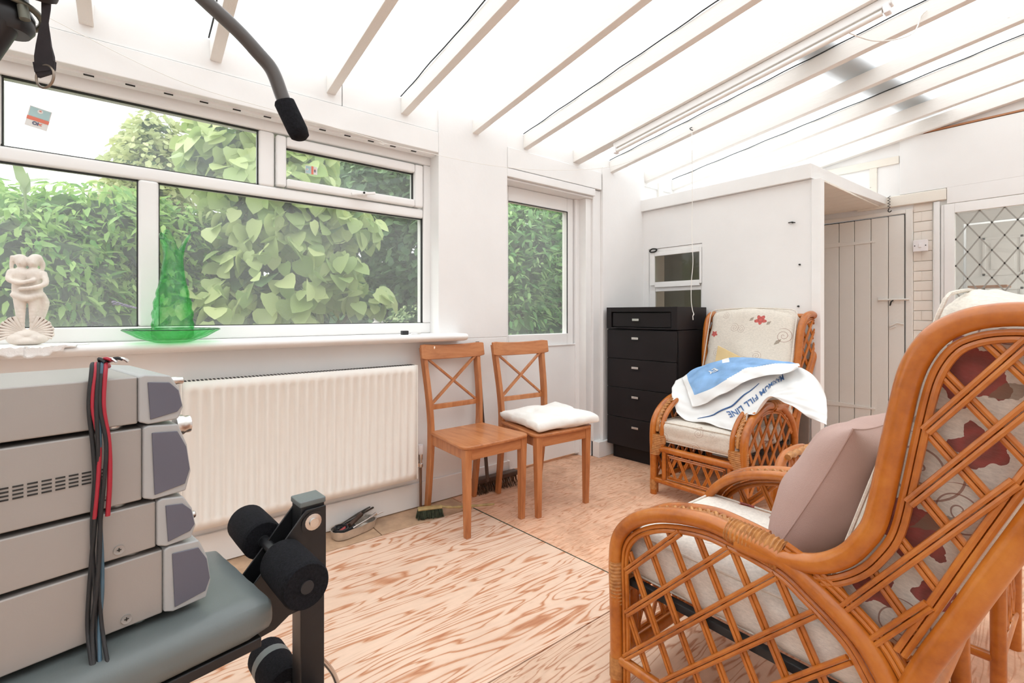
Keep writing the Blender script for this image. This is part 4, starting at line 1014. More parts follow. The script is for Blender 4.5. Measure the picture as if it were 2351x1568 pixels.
    # front apron
    W = hw
    MB().tube([(-W, .0, .285), (W, .0, .285)], .020, 12).build('front_rail', 'rattan', t, True)
    MB().tube([(-W, 0, .09), (W, 0, .09)], .017, 12).build('lower_front_rail', 'rattan', t, True)
    for x in (-W + .075, W - .075): MB().tube([(x, 0, .09), (x, 0, .285)], .015, 10).build('apron_post', 'rattan', t, True)
    x0, x1, z0, z1 = -W + .10, W - .10, .118, .255
    for e in (0, .010):
        MB().tube([(x0 + e, -.002, z0 + e), (x1 - e, -.002, z0 + e), (x1 - e, -.002, z1 - e), (x0 + e, -.002, z1 - e)], .0055, 7, closed=True).build('apron_cane', 'rattan', t, True)
    pol = [(x0 + .01, z0 + .01), (x1 - .01, z0 + .01), (x1 - .01, z1 - .01), (x0 + .01, z1 - .01)]
    for sg in (1, -1):
        for k in range(-6, 7):
            for a, b_ in clip_line(pol, k * .075, (z0 + z1) / 2, .42 * sg, .91):
                mb = MB()
                for e in (-.005, .005):
                    mb.tube([(k * .075 + .42 * sg * a + e, .004 * sg, (z0 + z1) / 2 + .91 * a), (k * .075 + .42 * sg * b_ + e, .004 * sg, (z0 + z1) / 2 + .91 * b_)], .0048, 6)
                mb.build('apron_cane', 'rattan', t, True)
    # rear rails and back panel
    Wb = hw + flare
    MB().tube([(-W, .668, .27), (W, .668, .27)], .018, 12).build('rear_rail', 'rattan', t, True)
    MB().tube([(-W, .672, .10), (W, .672, .10)], .015, 12).build('rear_rail', 'rattan', t, True)
    MB().tube([(-Wb, .86, 1.085), (Wb, .86, 1.085)], .017, 12).build('top_rail', 'rattan', t, True)
    MB().tube([(-Wb, .855, .80), (Wb, .855, .80)], .012, 10).build('back_rail', 'rattan', t, True)
    for k in range(5):
        x = (-.36 + k * .18) * 2 * hw
        MB().tube([(x, .86, 1.085), (x, .855, .80)], .008, 8).build('back_cane', 'rattan', t, True)
    # webbing frame
    MB().beam((-W + .03, .03, .312), (-W + .03, .64, .312), .022, .022).beam((W - .03, .03, .312), (W - .03, .64, .312), .022, .022).beam((-W + .03, .66, .312), (W - .03, .66, .312), .022, .022).build('seat_frame_bar', 'rubber', t, bevel=.003)
    # cushions
    sc_mat, bc_mat = cushmats
    cw = 2 * hw - .055
    seat = softbox('seat_cushion', cw, .60, .125, sc_mat, t, .035, .016, 26, .004, loc=(0, .295, .388), fn=lambda p, u: p + Vector((0, 0, -.010 * max(0, u.y) )), seed=2)
    for zz in (-.058, .058):
        pts = [(x * (cw / 2 - .013), y * .288, zz + .002) for x, y in [(math.copysign(min(1, abs(math.cos(a)) * 1.42) , math.cos(a)), math.copysign(min(1, abs(math.sin(a)) * 1.42), math.sin(a))) for a in [2 * PI * k / 64 for k in range(64)]]]
        MB().tube(pts, .0035, 6, closed=True).build('piping', sc_mat, seat, True)
    bw = 2 * (hw + flare) - .06
    def bf(p, u):
        k = max(0, u.z); p.x *= 1 - .03 * k; p.z += .018 * (1 - u.x ** 2) * (1 if u.z > 0 else 0)
        p.y += .018 * (1 - abs(u.x)) * (-1 if u.y < 0 else 1)
        return p
    lean = math.atan2(.19, .62)
    back = softbox('back_cushion', bw, bt, .70, bc_mat, t, .06, .0, 26, .006, loc=(0, bp_, .78), rot=(-lean, 0, 0), fn=bf, seed=9)
    pts = []
    for k in range(80):
        a = 2 * PI * k / 80; cx_ = math.copysign(min(1, abs(math.cos(a)) * 1.38), math.cos(a)); cz_ = math.copysign(min(1, abs(math.sin(a)) * 1.38), math.sin(a))
        pts.append((cx_ * (bw / 2 - .008), -bt / 2 + .007, cz_ * .342 + (.016 * (1 - cx_ ** 2) if cz_ > 0 else 0)))
    MB().tube(pts, .0038, 6, closed=True).build('piping', bc_mat, back, True)
    return t
cushA = (floral('floral_seat_cloth_near', [(-.19, .19, .03), (-.25, -.16, .045), (-.25, .10, .05), (.05, -.2, .02)], [(-.19, -.02, .05), (.10, .12, .04), (-.1, .1, .045), (-.22, .25, .05), (.12, -.1, .035)], 'xy', [(-.22, .02, .035), (-.25, .16, .04)], red=(.26, .03, .025), base=(.78, .72, .65)),
         floral('floral_back_cloth_near', [(-.02, .22, .075), (.03, .10, .05), (-.01, -.10, .075), (.055, -.20, .04), (-.03, -.24, .05)], [(-.03, .02, .07), (.04, -.02, .05), (0, .30, .05), (.03, -.28, .05)], 'yz', [(.035, .21, .05), (.02, -.06, .06), (-.05, .12, .05)], red=(.20, .018, .015)))
cushB = (floral('floral_seat_cloth_far', [(.30, .3, .03)], [(.02, .035, .03), (.0, -.055, .03), (.215, -.03, .035), (.10, .04, .018), (-.2, -.03, .03)], 'xz'),
         floral('floral_back_cloth_far', [(.075, .27, .042), (-.225, .17, .028)], [(-.09, .215, .032), (-.045, .205, .028), (-.16, .30, .025), (.22, .17, .05), (.08, .03, .03), (-.19, .04, .03)], 'xz', [(.02, .275, .03), (.125, .25, .03), (.19, .13, .04)]))
grp = 'rattan armchairs with floral cushions'
FC = rattan_chair('rattan armchair in front of the store wall with a plastic sack thrown over it', (-1.48, 2.52, 0), math.radians(1), .275, .042, cushB, grp)
NC = rattan_chair('large rattan armchair in the right foreground seen side on, holding the pink cushion', (-.915, 1.41, 0), -PI / 2, .28, .0, cushA, grp, bt=.20, bp_=.715)

# pink scatter cushion on the near chair
pk = thing('scatter_cushion', 'dusty pink square cushion leaning in the near rattan armchair', 'cushion', (-.425, 1.41, .67))
def pkfn(p, u): return p
def pillow(name, wd, t_, mat, parent, rot, seed=0):
    n = 34; mb = MB(); vs_ = []
    for sgn in (1, -1):
        for j in range(n + 1):
            for i in range(n + 1):
                u = -1 + 2 * i / n; v = -1 + 2 * j / n
                k = max(0, (1 - abs(u) ** 2.6) * (1 - abs(v) ** 2.6)) ** .62
                pin = 1 - .12 * (1 - abs(v) ** 2) * abs(u) ** 2; pin2 = 1 - .12 * (1 - abs(u) ** 2) * abs(v) ** 2
                x = u * wd / 2 * pin; z = v * wd / 2 * pin2
                y = sgn * (t_ / 2 * k + .0015)
                y += (noise.noise(Vector((u * 2.2, v * 2.2, seed + sgn))) * .012 + noise.noise(Vector((u * 5 + v * 3, v * 2, seed))) * .005) * k
                vs_.append((x, y, z))
    N2 = (n + 1) ** 2
    fs = [(s_ * N2 + j * (n + 1) + i, s_ * N2 + j * (n + 1) + i + 1, s_ * N2 + (j + 1) * (n + 1) + i + 1, s_ * N2 + (j + 1) * (n + 1) + i) for s_ in (0, 1) for j in range(n) for i in range(n)]
    bd = [i for i in range(n + 1)] + [j * (n + 1) + n for j in range(1, n + 1)] + [n * (n + 1) + i for i in range(n - 1, -1, -1)] + [j * (n + 1) for j in range(n - 1, 0, -1)]
    fs += [(bd[k], bd[(k + 1) % len(bd)], N2 + bd[(k + 1) % len(bd)], N2 + bd[k]) for k in range(len(bd))]
    o = mb.add(vs_, fs).build(name, mat, parent, True); o.rotation_euler = rot
    MB().tube([Vector(vs_[b_]) - Vector((0, .0015, 0)) for b_ in bd], .0022, 6, closed=True).build('seam', mat, o, True)
    return o
pillow('cushion_cover', .42, .19, 'pink', pk, (math.radians(-27), math.radians(0), math.radians(-93)), 3)

# plastic sack over the far chair
sk = thing('plastic_sack', 'large white and blue woven plastic sack draped over the far rattan armchair', 'sack', (-1.48, 2.52, 0), math.radians(1))
def wr(x, y, a, s): return a * (noise.noise(Vector((x * s, y * s, 2.3))) + .5 * noise.noise(Vector((x * s * 2.3, y * s * 2.3, 7.1))))
GL = [[(-0.181, 0.1, 0.502), (-0.096, 0.08, 0.461), (0.045, 0.07, 0.479), (0.209, 0.05, 0.445), (0.245, 0.07, 0.478), (0.349, 0.12, 0.652), (0.431, 0.13, 0.64), (0.526, 0.12, 0.589), (0.622, 0.1, 0.565)],
[(-0.257, 0.17, 0.592), (-0.103, 0.15, 0.534), (0.053, 0.14, 0.546), (0.2, 0.12, 0.547), (0.296, 0.14, 0.596), (0.362, 0.16, 0.672), (0.437, 0.17, 0.681), (0.529, 0.17, 0.649), (0.607, 0.16, 0.618)],
[(-0.288, 0.25, 0.636), (-0.131, 0.24, 0.647), (0.033, 0.23, 0.687), (0.191, 0.22, 0.706), (0.308, 0.22, 0.719), (0.375, 0.22, 0.722), (0.447, 0.23, 0.734), (0.529, 0.24, 0.719), (0.579, 0.24, 0.67)],
[(-0.298, 0.34, 0.675), (-0.151, 0.35, 0.753), (-0.005, 0.36, 0.8), (0.14, 0.36, 0.825), (0.275, 0.36, 0.822), (0.351, 0.36, 0.814), (0.421, 0.35, 0.803), (0.496, 0.33, 0.765), (0.536, 0.32, 0.705)],
[(-0.316, 0.44, 0.629), (-0.192, 0.47, 0.683), (-0.055, 0.49, 0.724), (0.078, 0.5, 0.749), (0.219, 0.5, 0.749), (0.303, 0.49, 0.745), (0.379, 0.47, 0.734), (0.446, 0.45, 0.701), (0.486, 0.44, 0.659)],
]
GU = [[(-0.097, 0.15, 0.53), (0.034, 0.15, 0.593), (0.152, 0.17, 0.677), (0.259, 0.2, 0.744), (0.379, 0.21, 0.77), (0.447, 0.26, 0.805)],
[(-0.155, 0.2, 0.602), (-0.033, 0.2, 0.657), (0.09, 0.22, 0.725), (0.214, 0.25, 0.775), (0.349, 0.26, 0.796), (0.442, 0.29, 0.814)],
[(-0.208, 0.25, 0.645), (-0.107, 0.27, 0.709), (0.027, 0.28, 0.766), (0.167, 0.29, 0.803), (0.311, 0.3, 0.819), (0.432, 0.32, 0.816)],
[(-0.262, 0.31, 0.681), (-0.157, 0.34, 0.754), (-0.014, 0.35, 0.806), (0.135, 0.35, 0.83), (0.286, 0.35, 0.831), (0.419, 0.345, 0.815)],
]

def crg(G, u, v):
    def cr(P, t):
        n = len(P) - 1; k = min(int(t * n), n - 1); f = t * n - k
        p0, p1, p2, p3 = P[max(k - 1, 0)], P[k], P[k + 1], P[min(k + 2, n)]
        return .5 * ((2 * p1) + (p2 - p0) * f + (2 * p0 - 5 * p1 + 4 * p2 - p3) * f * f + (3 * p1 - p0 - 3 * p2 + p3) * f ** 3)
    return cr([cr([Vector(q) for q in row], u) for row in G], v)
def fold(u, v, s):   # small creases of the stiff woven plastic
    a = noise.noise(Vector((u * 9 + v * 4, v * 3, s))); b_ = noise.noise(Vector((u * 5, v * 11 - u * 6, s + 5)))
    return .012 * (abs(a) ** .7) * (1 if a > 0 else -.4) + .008 * b_
def SL(u, v):
    p = crg(GL, u, v); k = fold(u, v, 1.0); p.z = max(p.z + k * 1.1, .464 if p.x < .25 else .56); p.y -= k * .8; return p
sheet('lower_layer', SL, 96, 56, 'sacking', sk, .0014)
def SU(u, v):
    p = crg(GU, u, v); k = fold(u * .7, v * .6, 4.0) * .8; p.z += k + .008; p.y -= k + .014; return p
sheet('upper_layer', SU, 84, 48, ['sacking', 'sackblue'], sk, .0014, pick=lambda u, v: 1 if (.07 < u < .97 and v > .26 + .85 * max(0, u - .38) and not (.40 < u < .47 and v > .84)) else 0)
text_mesh('MAXIMUM FILL LINE', .0385, 'lettering', 'print_blue', lambda a, b: SL(.457 + (-.79 * a + .61 * b * 1.35) * 1.14, .425 + (-.61 * a - .79 * b * 1.35) * 1.75) + Vector((0, -.003, .0022)), sk, .0005)
pts = [SL(.44 - .26 * k / 24, .50 - .42 * k / 24) + Vector((0, -.002, .002)) for k in range(25)]
MB().tube(pts, [.0015 + .003 * math.sin(k / 24 * PI) for k in range(25)], 5).build('printed_line', 'print_blue', sk, True)
text_mesh('EY', .045, 'lettering', 'st_white', lambda a, b: SU(.30 - a * 1.6 + b * .8, .72 - b * 3.4 - a * 1.0) + Vector((0, -.003, .003)), sk, .001)
# buff envelope behind the sack
en = thing('envelope', 'buff padded envelope sticking up behind the plastic sack', 'envelope', (-1.55, 3.01, .76), math.radians(1))
MB().hexa([(-.10, -.008, -.12), (.13, -.008, -.12), (.13, .0, -.12), (-.10, .0, -.12)], [(-.085, .052, .13), (.11, .05, .045), (.11, .058, .045), (-.085, .060, .13)]).build('paper', 'yellowpaper', en, bevel=.002)

# rattan footstool behind the near chair
fs_ = thing('rattan_footstool', 'low rattan footstool mostly hidden beyond the near armchair', 'footstool', (-.50, 2.10, 0), math.radians(0))
for s in (-1, 1):
    P = [(s * .30, -.175, 0), (s * .30, -.175, .42), (s * .30, -.145, .50), (s * .30, -.08, .545), (s * .30, .08, .545), (s * .30, .145, .50), (s * .30, .175, .42), (s * .30, .175, 0)]
    MB().tube(smooth_path(P, 6), .018, 12).build('end_hoop', 'rattan', fs_, True)
    MB().tube([(s * .30, -.175, .12), (s * .30, .175, .12)], .013, 10).build('end_rail', 'rattan', fs_, True)
    q = [(s * .278, y, .552 + .004 * math.sin(y * 120)) for y in [-.12 + k * .01 for k in range(25)]]
    MB().tube(q, .012, 8).build('braid', 'binding', fs_, True)
    for sg in (1, -1):
        for k in range(-4, 5):
            for a, b_ in clip_line([(-.155, .135), (.155, .135), (.155, .44), (.12, .52), (-.12, .52), (-.155, .44)], k * .062, .25, .5 * sg, .866):
                MB().tube([(s * .30, k * .062 + .5 * sg * a, .25 + .866 * a), (s * .30, k * .062 + .5 * sg * b_, .25 + .866 * b_)], .0055, 6).build('lattice_cane', 'rattan', fs_, True)
for y in (-.175, .175):
    for z in (.12, .37): MB().tube([(-.30, y, z), (.30, y, z)], .014, 10).build('long_rail', 'rattan', fs_, True)
softbox('stool_cushion', .50, .30, .06, 'white_cloth', fs_, .03, .01, 14, .003, loc=(0, 0, .42))

# ------------------------------------------------ gym bench, leg developer, tower
gb = thing('weight_bench', 'black multi-gym bench with grey vinyl seat, foam leg rollers and pulley tower', 'bench', (-1.19, .20, 0), math.radians(11))
# local: +y forward to the rollers, x: -x is away towards the window
pd = softbox('seat_pad', .335, 1.30, .075, 'vinyl', gb, .032, .006, 26, .0015, loc=(.005, -.655, .512))
MB().box((-.13, -1.28, .455), (.16, -.03, .475)).build('pad_board', 'black', gb, bevel=.003)
MB().beam((0, -1.3, .43), (0, .14, .43), .05, .05).build('seat_beam', 'black', gb, bevel=.003)
MB().beam((0, -1.25, .025), (0, .10, .025), .05, .05).beam((-.28, -1.25, .025), (.28, -1.25, .025), .05, .05).build('base_beam', 'black', gb, bevel=.003)
MB().beam((0, -.95, .05), (0, -.95, .405), .05, .05).build('support_post', 'black', gb, bevel=.003)
MB().beam((-.22, .10, .025), (.22, .10, .025), .05, .05).build('front_foot', 'black', gb, bevel=.003)
ldv = math.radians(-6)
def LD(x, y, z):
    c, s = math.cos(ldv), math.sin(ldv); y -= .0
    return (x * c - y * s, x * s + y * c, z)
def ldbox(a, b_):
    mb = MB().box(a, b_); mb.v = [LD(*p) for p in mb.v]; return mb
ldbox((-.028, .108, .05), (.028, .164, .655)).build('leg_post', 'black', gb, bevel=.003)
ldbox((-.0305, .1055, .650), (.0305, .1665, .664)).build('post_cap', 'vinyl', gb, bevel=.003)
for s in (-1, 1):
    mb = MB().prism([(.164, .645), (.118, .645), (-.055, .445), (-.055, .385), (.05, .40), (.164, .47)], s * .034 - .003, s * .034 + .003, 'yz')
    mb.v = [LD(*p) for p in mb.v]; mb.build('gusset_plate', 'black', gb, bevel=.0015)
mb = MB().lathe([(.001, .046), (.010, .046), (.010, .041), (.019, .040), (.019, .037)], (0, .133, .615), 18, axis='x'); mb.v = [LD(*p) for p in mb.v]; mb.build('bolt', 'steel', gb, True)
mb = MB().lathe([(.027, .0372), (.027, .0395)], (0, .133, .612), 20, axis='x'); mb.v = [LD(*p) for p in mb.v]; mb.build('washer_film', 'black', gb, True)
def roller(x0, x1, y, z, r, tape=False):
    mb = MB().lathe([(.001, x0), (r * .93, x0), (r, x0 + .008), (r * 1.01, (x0 + x1) / 2), (r, x1 - .008), (r * .93, x1), (.001, x1)], (0, y, z), 30, axis='x'); mb.v = [LD(*p) for p in mb.v]
    o = mb.build('foam_roller', 'foam', gb, True)
    mb = MB().lathe([(.013, x0 - .003), (.013, x1 + .003)], (0, y, z), 18, axis='x'); mb.v = [LD(*p) for p in mb.v]; mb.build('axle', 'rubber', o, True)
    if tape:
        mb = MB().lathe([(r * 1.02, x0 + .045), (r * 1.02, x0 + .07)], (0, y, z), 26, axis='x'); mb.v = [LD(*p) for p in mb.v]; mb.build('tape', 'vinyl', o, True)
roller(.050, .195, .060, .556, .047)
roller(-.205, -.060, .055, .562, .045)
roller(-.20, -.045, .10, .20, .045, True)
roller(.055, .205, .13, .165, .045)
mb = MB().tube([(-.06, .055, .562), (.06, .06, .556)], .012, 12); mb.v = [LD(*p) for p in mb.v]; mb.build('axle_rod', 'black', gb, True)
mb = MB().tube([(-.06, .10, .20), (.06, .13, .165)], .012, 12).tube(smooth_path([(.0, .166, .26), (.0, .20, .20), (.0, .215, .12), (.0, .19, .04)], 5), .006, 8); mb.v = [LD(*p) for p in mb.v]; mb.build('cable_loop', 'steel', gb, True)
# tower (stands out of the frame) with an arm reaching in at the upper left; world points -> bench local
def GB(p):
    c, s = math.cos(-math.radians(11)), math.sin(-math.radians(11)); x, y = p[0] + 1.19, p[1] - .20
    return (x * c - y * s, x * s + y * c, p[2])
MB().beam((.1, -1.28, .05), (.1, -1.28, 2.05), .06, .06).beam((.1, -1.28, 2.02), (.05, -.30, 2.02), .05, .05).build('tower', 'black', gb, bevel=.004)
MB().tube(smooth_path([GB(p) for p in [(-.86, -1.02, 1.80), (-.86, -.60, 1.72), (-.885, -.25, 1.60), (-.905, -.115, 1.565), (-.925, -.105, 1.54)]], 6), .027, 16).build('swing_arm', 'black', gb, True)
MB().tube([GB(p) for p in [(-.94, -.135, 1.50), (-.955, -.16, 1.45), (-.965, -.24, 1.32)]], .020, 14).build('swing_arm', 'black', gb, True)
cx_, cy_, cz_ = GB((-.948, -.130, 1.487))
MB().lathe([(.001, 0), (.022, .0), (.027, .008), (.027, .026), (.023, .034), (.020, .055), (.001, .056)], (cx_, cy_, cz_), 26).build('hinge_cup', 'black', gb, True)
MB().tube([(cx_ + .034 * math.cos(a), cy_ + .034 * math.sin(a), cz_ + .030 + .006 * math.sin(a + 2.2)) for a in [2 * PI * k / 30 for k in range(30)]], .0042, 8, closed=True).tube([(cx_ + .03, cy_ + .012, cz_ + .03), (cx_ + .032, cy_ + .014, cz_ + .012)], .006, 8).build('hinge_ring', 'greenrim', gb, True)

# lat bar
lb = thing('lat_bar', 'dark grey bent lat pulldown bar with black foam grip hanging at the top', 'bar', (0, 0, 0))

bp = [(-.953, .249, 1.437), (-.965, .226, 1.498), (-.970, .213, 1.538), (-.9725, .203, 1.558), (-.975, .185, 1.577), (-.98, .152, 1.609), (-.993, .104, 1.650), (-1.011, .049, 1.701), (-1.05, -.06, 1.80), (-1.07, -.16, 1.83), (-1.10, -.30, 1.83), (-1.12, -.42, 1.80)]
MB().tube(smooth_path(bp, 6), .0125, 14).build('bar_tube', 'bargrey', lb, True)
MB().tube([(-.9515, .252, 1.428), (-.952, .251, 1.433), (-.954, .247, 1.445), (-.9645, .227, 1.494), (-.9647, .2265, 1.496)], [.010, .0165, .0185, .0185, .0165], 18).build('foam_grip', 'foam', lb, True)
MB().tube([(-1.06, -.11, 1.83), (-1.06, -.11, 2.0)], .004, 8).build('hanging_cable', 'rubber', lb, True)

# webbing strap with a steel ring
sp = thing('ankle_strap', 'black webbing strap with a thin metal ring hanging at the upper left', 'strap', (0, 0, 0))
cv = Vector((-.918, -.091, 0)); rr = Vector((.80, .60, 0)).normalized()
def ribbon(rows):
    mb = MB(); vs_ = []
    nrm = Vector((-rr.y, rr.x, 0))
    for (off, z, hw_, tw) in rows:
        d = (rr * math.cos(tw) + nrm * math.sin(tw)); c = cv + rr * off + Vector((0, 0, z)); t_ = (nrm * math.cos(tw) - rr * math.sin(tw)) * .0016
        vs_ += [c - d * hw_ - t_, c + d * hw_ - t_, c + d * hw_ + t_, c - d * hw_ + t_]
    n = len(rows)
    fs = [(i * 4 + k, i * 4 + (k + 1) % 4, (i + 1) * 4 + (k + 1) % 4, (i + 1) * 4 + k) for i in range(n - 1) for k in range(4)] + [(3, 2, 1, 0), tuple((n - 1) * 4 + k for k in range(4))]
    return mb.add(vs_, fs)
ribbon([(.001, 1.434, .0155, .1), (.001, 1.440, .0155, .1), (0, 1.455, .0125, .3), (-.001, 1.470, .0085, .5), (0, 1.490, .0055, .9), (.001, 1.502, .0035, 1.2), (.003, 1.52, .0045, .8), (.004, 1.545, .006, .3)]).build('webbing', 'strap', sp, True)
mb = ribbon([(.001, 1.428, .0150, -.12), (.001, 1.436, .0160, .1), (.0, 1.447, .0158, .2)]); mb.build('stitched_fold', 'strap', sp, True)
MB().tube([cv + rr * (.001 + .0165 * math.cos(a)) + Vector((0, 0, 1.427 + .0155 * math.sin(a))) for a in [2 * PI * k / 32 for k in range(32)]], .0016, 8, closed=True).build('ring', 'brass', sp, True)

# stack of four silver audio units on the bench
hr = math.radians(12); hx, hy = -1.059, .065
hz = .560
units = [(.120, 0.0, .045, 'bottom unit of the silver audio stack, tallest, lying on the grey bench pad'), (.088, -.010, .020, 'third silver audio unit from the top, thin and plain-sided'),
         (.132, -.030, .012, 'second silver audio unit from the top, with rows of vent slots in its side'), (.088, -.036, .0, 'topmost silver audio unit of the stack, cables hung over it')]
for i, (hh, yo, yb, lab) in enumerate(units):
    u = thing('audio_unit', lab, 'audio unit', (hx, hy, hz), hr, 'silver audio units stacked on the bench')
    d = yo - .018
    MB().box((-.255, d - .30, .007), (-.001, d, hh)).build('casing', 'silver', u, bevel=.003)
    MB().box((-.245, d - .28, .0065), (-.01, d - .01, .009)).build('underside', 'blackgap', u)
    for px_, py_ in ((-.03, d - .03), (-.22, d - .03), (-.03, d - .27), (-.22, d - .27)):
        MB().lathe([(.016, 0), (.017, .002), (.017, .006), (.014, .008)], (px_, py_, -.0005), 20).build('foot', 'steel', u, True)
    # front: light grey end block with blue-grey cheek, faceted nose
    y0, y1 = d, yb
    MB().prism([(y0, .010), (y0 + .014, .004), (y1 + .004, .006), (y1 + .012, .3 * hh), (y1 + .006, .68 * hh), (y1 - .008, hh - .002), (y0 + .008, hh + .003), (y0, hh)], -.262, .004, 'yz').build('front_panel', 'bezellight', u, bevel=.003)
    MB().prism([(y0 + .016, .012), (y1 + .002, .020), (y1 + .0095, .34 * hh), (y1 + .004, .66 * hh), (y1 - .010, hh - .014), (y0 + .012, hh - .010)], .004, .0065, 'yz').build('cheek', 'bezel', u, bevel=.0015)
    for yy in ([d - .052] if i else [d - .052, d - .235]):
        s_ = MB().lathe([(.0075, -.001), (.0075, .0015), (.004, .0005), (.0, .0005)], (0, yy, .022), 20, axis='x').build('screw', 'silver', u, True)
        MB().box((.0004, yy - .003, .0214), (.0018, yy + .003, .0226)).box((.0004, yy - .0006, .019), (.0018, yy + .0006, .025)).build('screw_slot', 'screwdark', s_)
    if i == 2:
        mb = MB()
        for a in range(16):
            for b_ in range(4):
                yy = d - .052 - a * .0155; zz = .073 - b_ * .0058
                mb.box((-.002, yy - .0115, zz - .0012), (.0001, yy, zz + .0012))
        mb.build('vent_slots', 'blackgap', u)
    if i in (2, 3, 1):
        kz = {3: .07, 2: .118, 1: .03}[i]
        rk = {3: .008, 2: .019, 1: .008}[i]
        MB().lathe([(rk, yb), (rk, yb + .012), (rk * .85, yb + .016), (rk * .85, yb + .024), (rk * .6, yb + .026)], (-.045, 0, kz), 22, axis='y').build('knob', 'steel', u, True)
    hz += hh + .0012
# bundle of cables hanging over the stack
kb = thing('cable_bundle', 'bundle of black, red and blue-grey cables hung over the audio stack', 'cable', (hx, hy, .56), hr)
tops = .440
def hang(x, y, dr, mat, r, ph):
    P = [(-.03 - .01 * ph, y + .012, tops + .010), (-.010, y + .004, tops + .018), (.006, y, tops + .006), (.011 + x, y - .004, tops - .05)]
    z = tops - .11; k = 0
    while z > -.22 + dr:
        P.append((.010 + x + .003 * math.sin(k * 1.3 + ph) + max(0, .02 - z) * .75 if z < .02 else .010 + x + .003 * math.sin(k * 1.3 + ph), y + .004 * math.sin(k * .9 + ph * 2) - .0012 * k * (1 if ph > 1 else .2), z)); z -= .06; k += 1
    MB().tube(smooth_path(P, 5), r, 8).build('strand', mat, kb, True)
for (x, y, dr, mat, r, ph) in [(0, -.116, 0, 'rubber', .0032, .1), (.003, -.112, .40, 'redcable', .003, .8), (0, -.109, 0, 'rubber', .003, 1.5), (.003, -.104, .06, 'bluecable', .003, 2.2), (.004, -.099, .42, 'redcable', .0034, .4), (.006, -.108, 0, 'rubber', .003, 2.9), (.006, -.104, .12, 'rubber', .0028, .9)]:
    hang(x, y, dr, mat, r, ph)
for k in range(5):
    MB().tube(smooth_path([(-.02, -.10, tops + .014), (-.01 + .004 * k, -.104 + .006 * k, tops + .026), (.0 + .003 * k, -.098 + .007 * k, tops + .020 + .004 * (k % 2))], 4), .0026, 6).build('cable_end', ['rubber', 'redcable', 'steel', 'rubber', 'steel'][k], kb, True)

# ================================================================ GARDEN
gz = -.25
struct(MB().box((-22, -14, gz - .1), (-2.9, 20, gz)).build('ground', 'soil'))
def leaf_template(kind):
    if kind == 'broad':      # heart-shaped, cupped
        out = [(0, 0), (.30, -.06), (.5, .18), (.47, .50), (.26, .82), (0, 1.05), (-.26, .82), (-.47, .50), (-.5, .18), (-.30, -.06)]
        V = [(0, .42, .0)] + [(x, y, .10 * (abs(x) * 2) ** 1.5 - .12 * y * y) for x, y in out]
        F = [(0, i + 1, (i + 1) % 10 + 1) for i in range(10)]
    elif kind == 'narrow':
        V = [(0, 0, 0), (.17, .3, .04), (.13, .7, 0), (0, 1.05, -.10), (-.13, .7, 0), (-.17, .3, .04), (0, .35, -.02), (0, .7, -.04)]
        F = [(0, 1, 6), (1, 2, 7, 6), (2, 3, 7), (3, 4, 7), (4, 5, 6, 7), (5, 0, 6)]
    else:
        V = [(0, 0, 0), (.32, .35, .06), (.22, .8, .0), (0, 1, -.05), (-.22, .8, 0), (-.32, .35, .06)]
        F = [(0, 1, 2, 3), (0, 3, 4, 5)]
    return np.array(V, float), F
rng = np.random.default_rng(5)
def leaves_mesh(name, pts, size, kind, mat, parent, out_dir=None, droop=.5, var=.35):
    """one mesh of many leaves; pts (n,3)"""
    V, F = leaf_template(kind); n = len(pts)
    yaw = rng.uniform(0, 2 * PI, n); pitch = rng.normal(-droop, .5, n); roll = rng.normal(0, .5, n)
    if out_dir is not None: yaw = np.arctan2(out_dir[:, 1], out_dir[:, 0]) - PI / 2 + rng.normal(0, .7, n)
    s_ = size * (1 + rng.uniform(-var, var, n))
    cy, sy, cp, sp_, cr, sr_ = np.cos(yaw), np.sin(yaw), np.cos(pitch), np.sin(pitch), np.cos(roll), np.sin(roll)
    X = V[None, :, 0] * s_[:, None]; Y = V[None, :, 1] * s_[:, None]; Z = V[None, :, 2] * s_[:, None]
    x1 = X * cr[:, None] + Z * sr_[:, None]; z1 = -X * sr_[:, None] + Z * cr[:, None]
    y2 = Y * cp[:, None] - z1 * sp_[:, None]; z2 = Y * sp_[:, None] + z1 * cp[:, None]
    x3 = x1 * cy[:, None] - y2 * sy[:, None]; y3 = x1 * sy[:, None] + y2 * cy[:, None]
    W = np.stack([x3, y3, z2], -1) + pts[:, None, :]
    me = bpy.data.meshes.new(name); nv = V.shape[0]
    vs_ = W.reshape(-1, 3)
    loops = []; starts = []; tot = []; c = 0
    base = [i for f in F for i in f]; lens = [len(f) for f in F]
    L_ = (np.arange(n)[:, None] * nv + np.array(base)[None, :]).reshape(-1)
    me.vertices.add(len(vs_)); me.vertices.foreach_set('co', vs_.astype(np.float32).ravel())
    me.loops.add(len(L_)); me.loops.foreach_set('vertex_index', L_.astype(np.int32))
    tot = np.tile(np.array(lens), n); st_ = np.concatenate([[0], np.cumsum(tot)[:-1]])
    me.polygons.add(len(tot)); me.polygons.foreach_set('loop_start', st_.astype(np.int32)); me.polygons.foreach_set('loop_total', tot.astype(np.int32))
    me.polygons.foreach_set('use_smooth', np.ones(len(tot), bool))
    me.update(calc_edges=True); me.validate()
    at = me.attributes.new('tone', 'FLOAT', 'FACE'); at.data.foreach_set('value', np.repeat(rng.uniform(0, .75, n), len(F)).astype(np.float32))
    me.materials.append(M[mat])
    o = bpy.data.objects.new(name, me); C.objects.link(o); o.parent = parent
    return tag(o, kind='stuff')
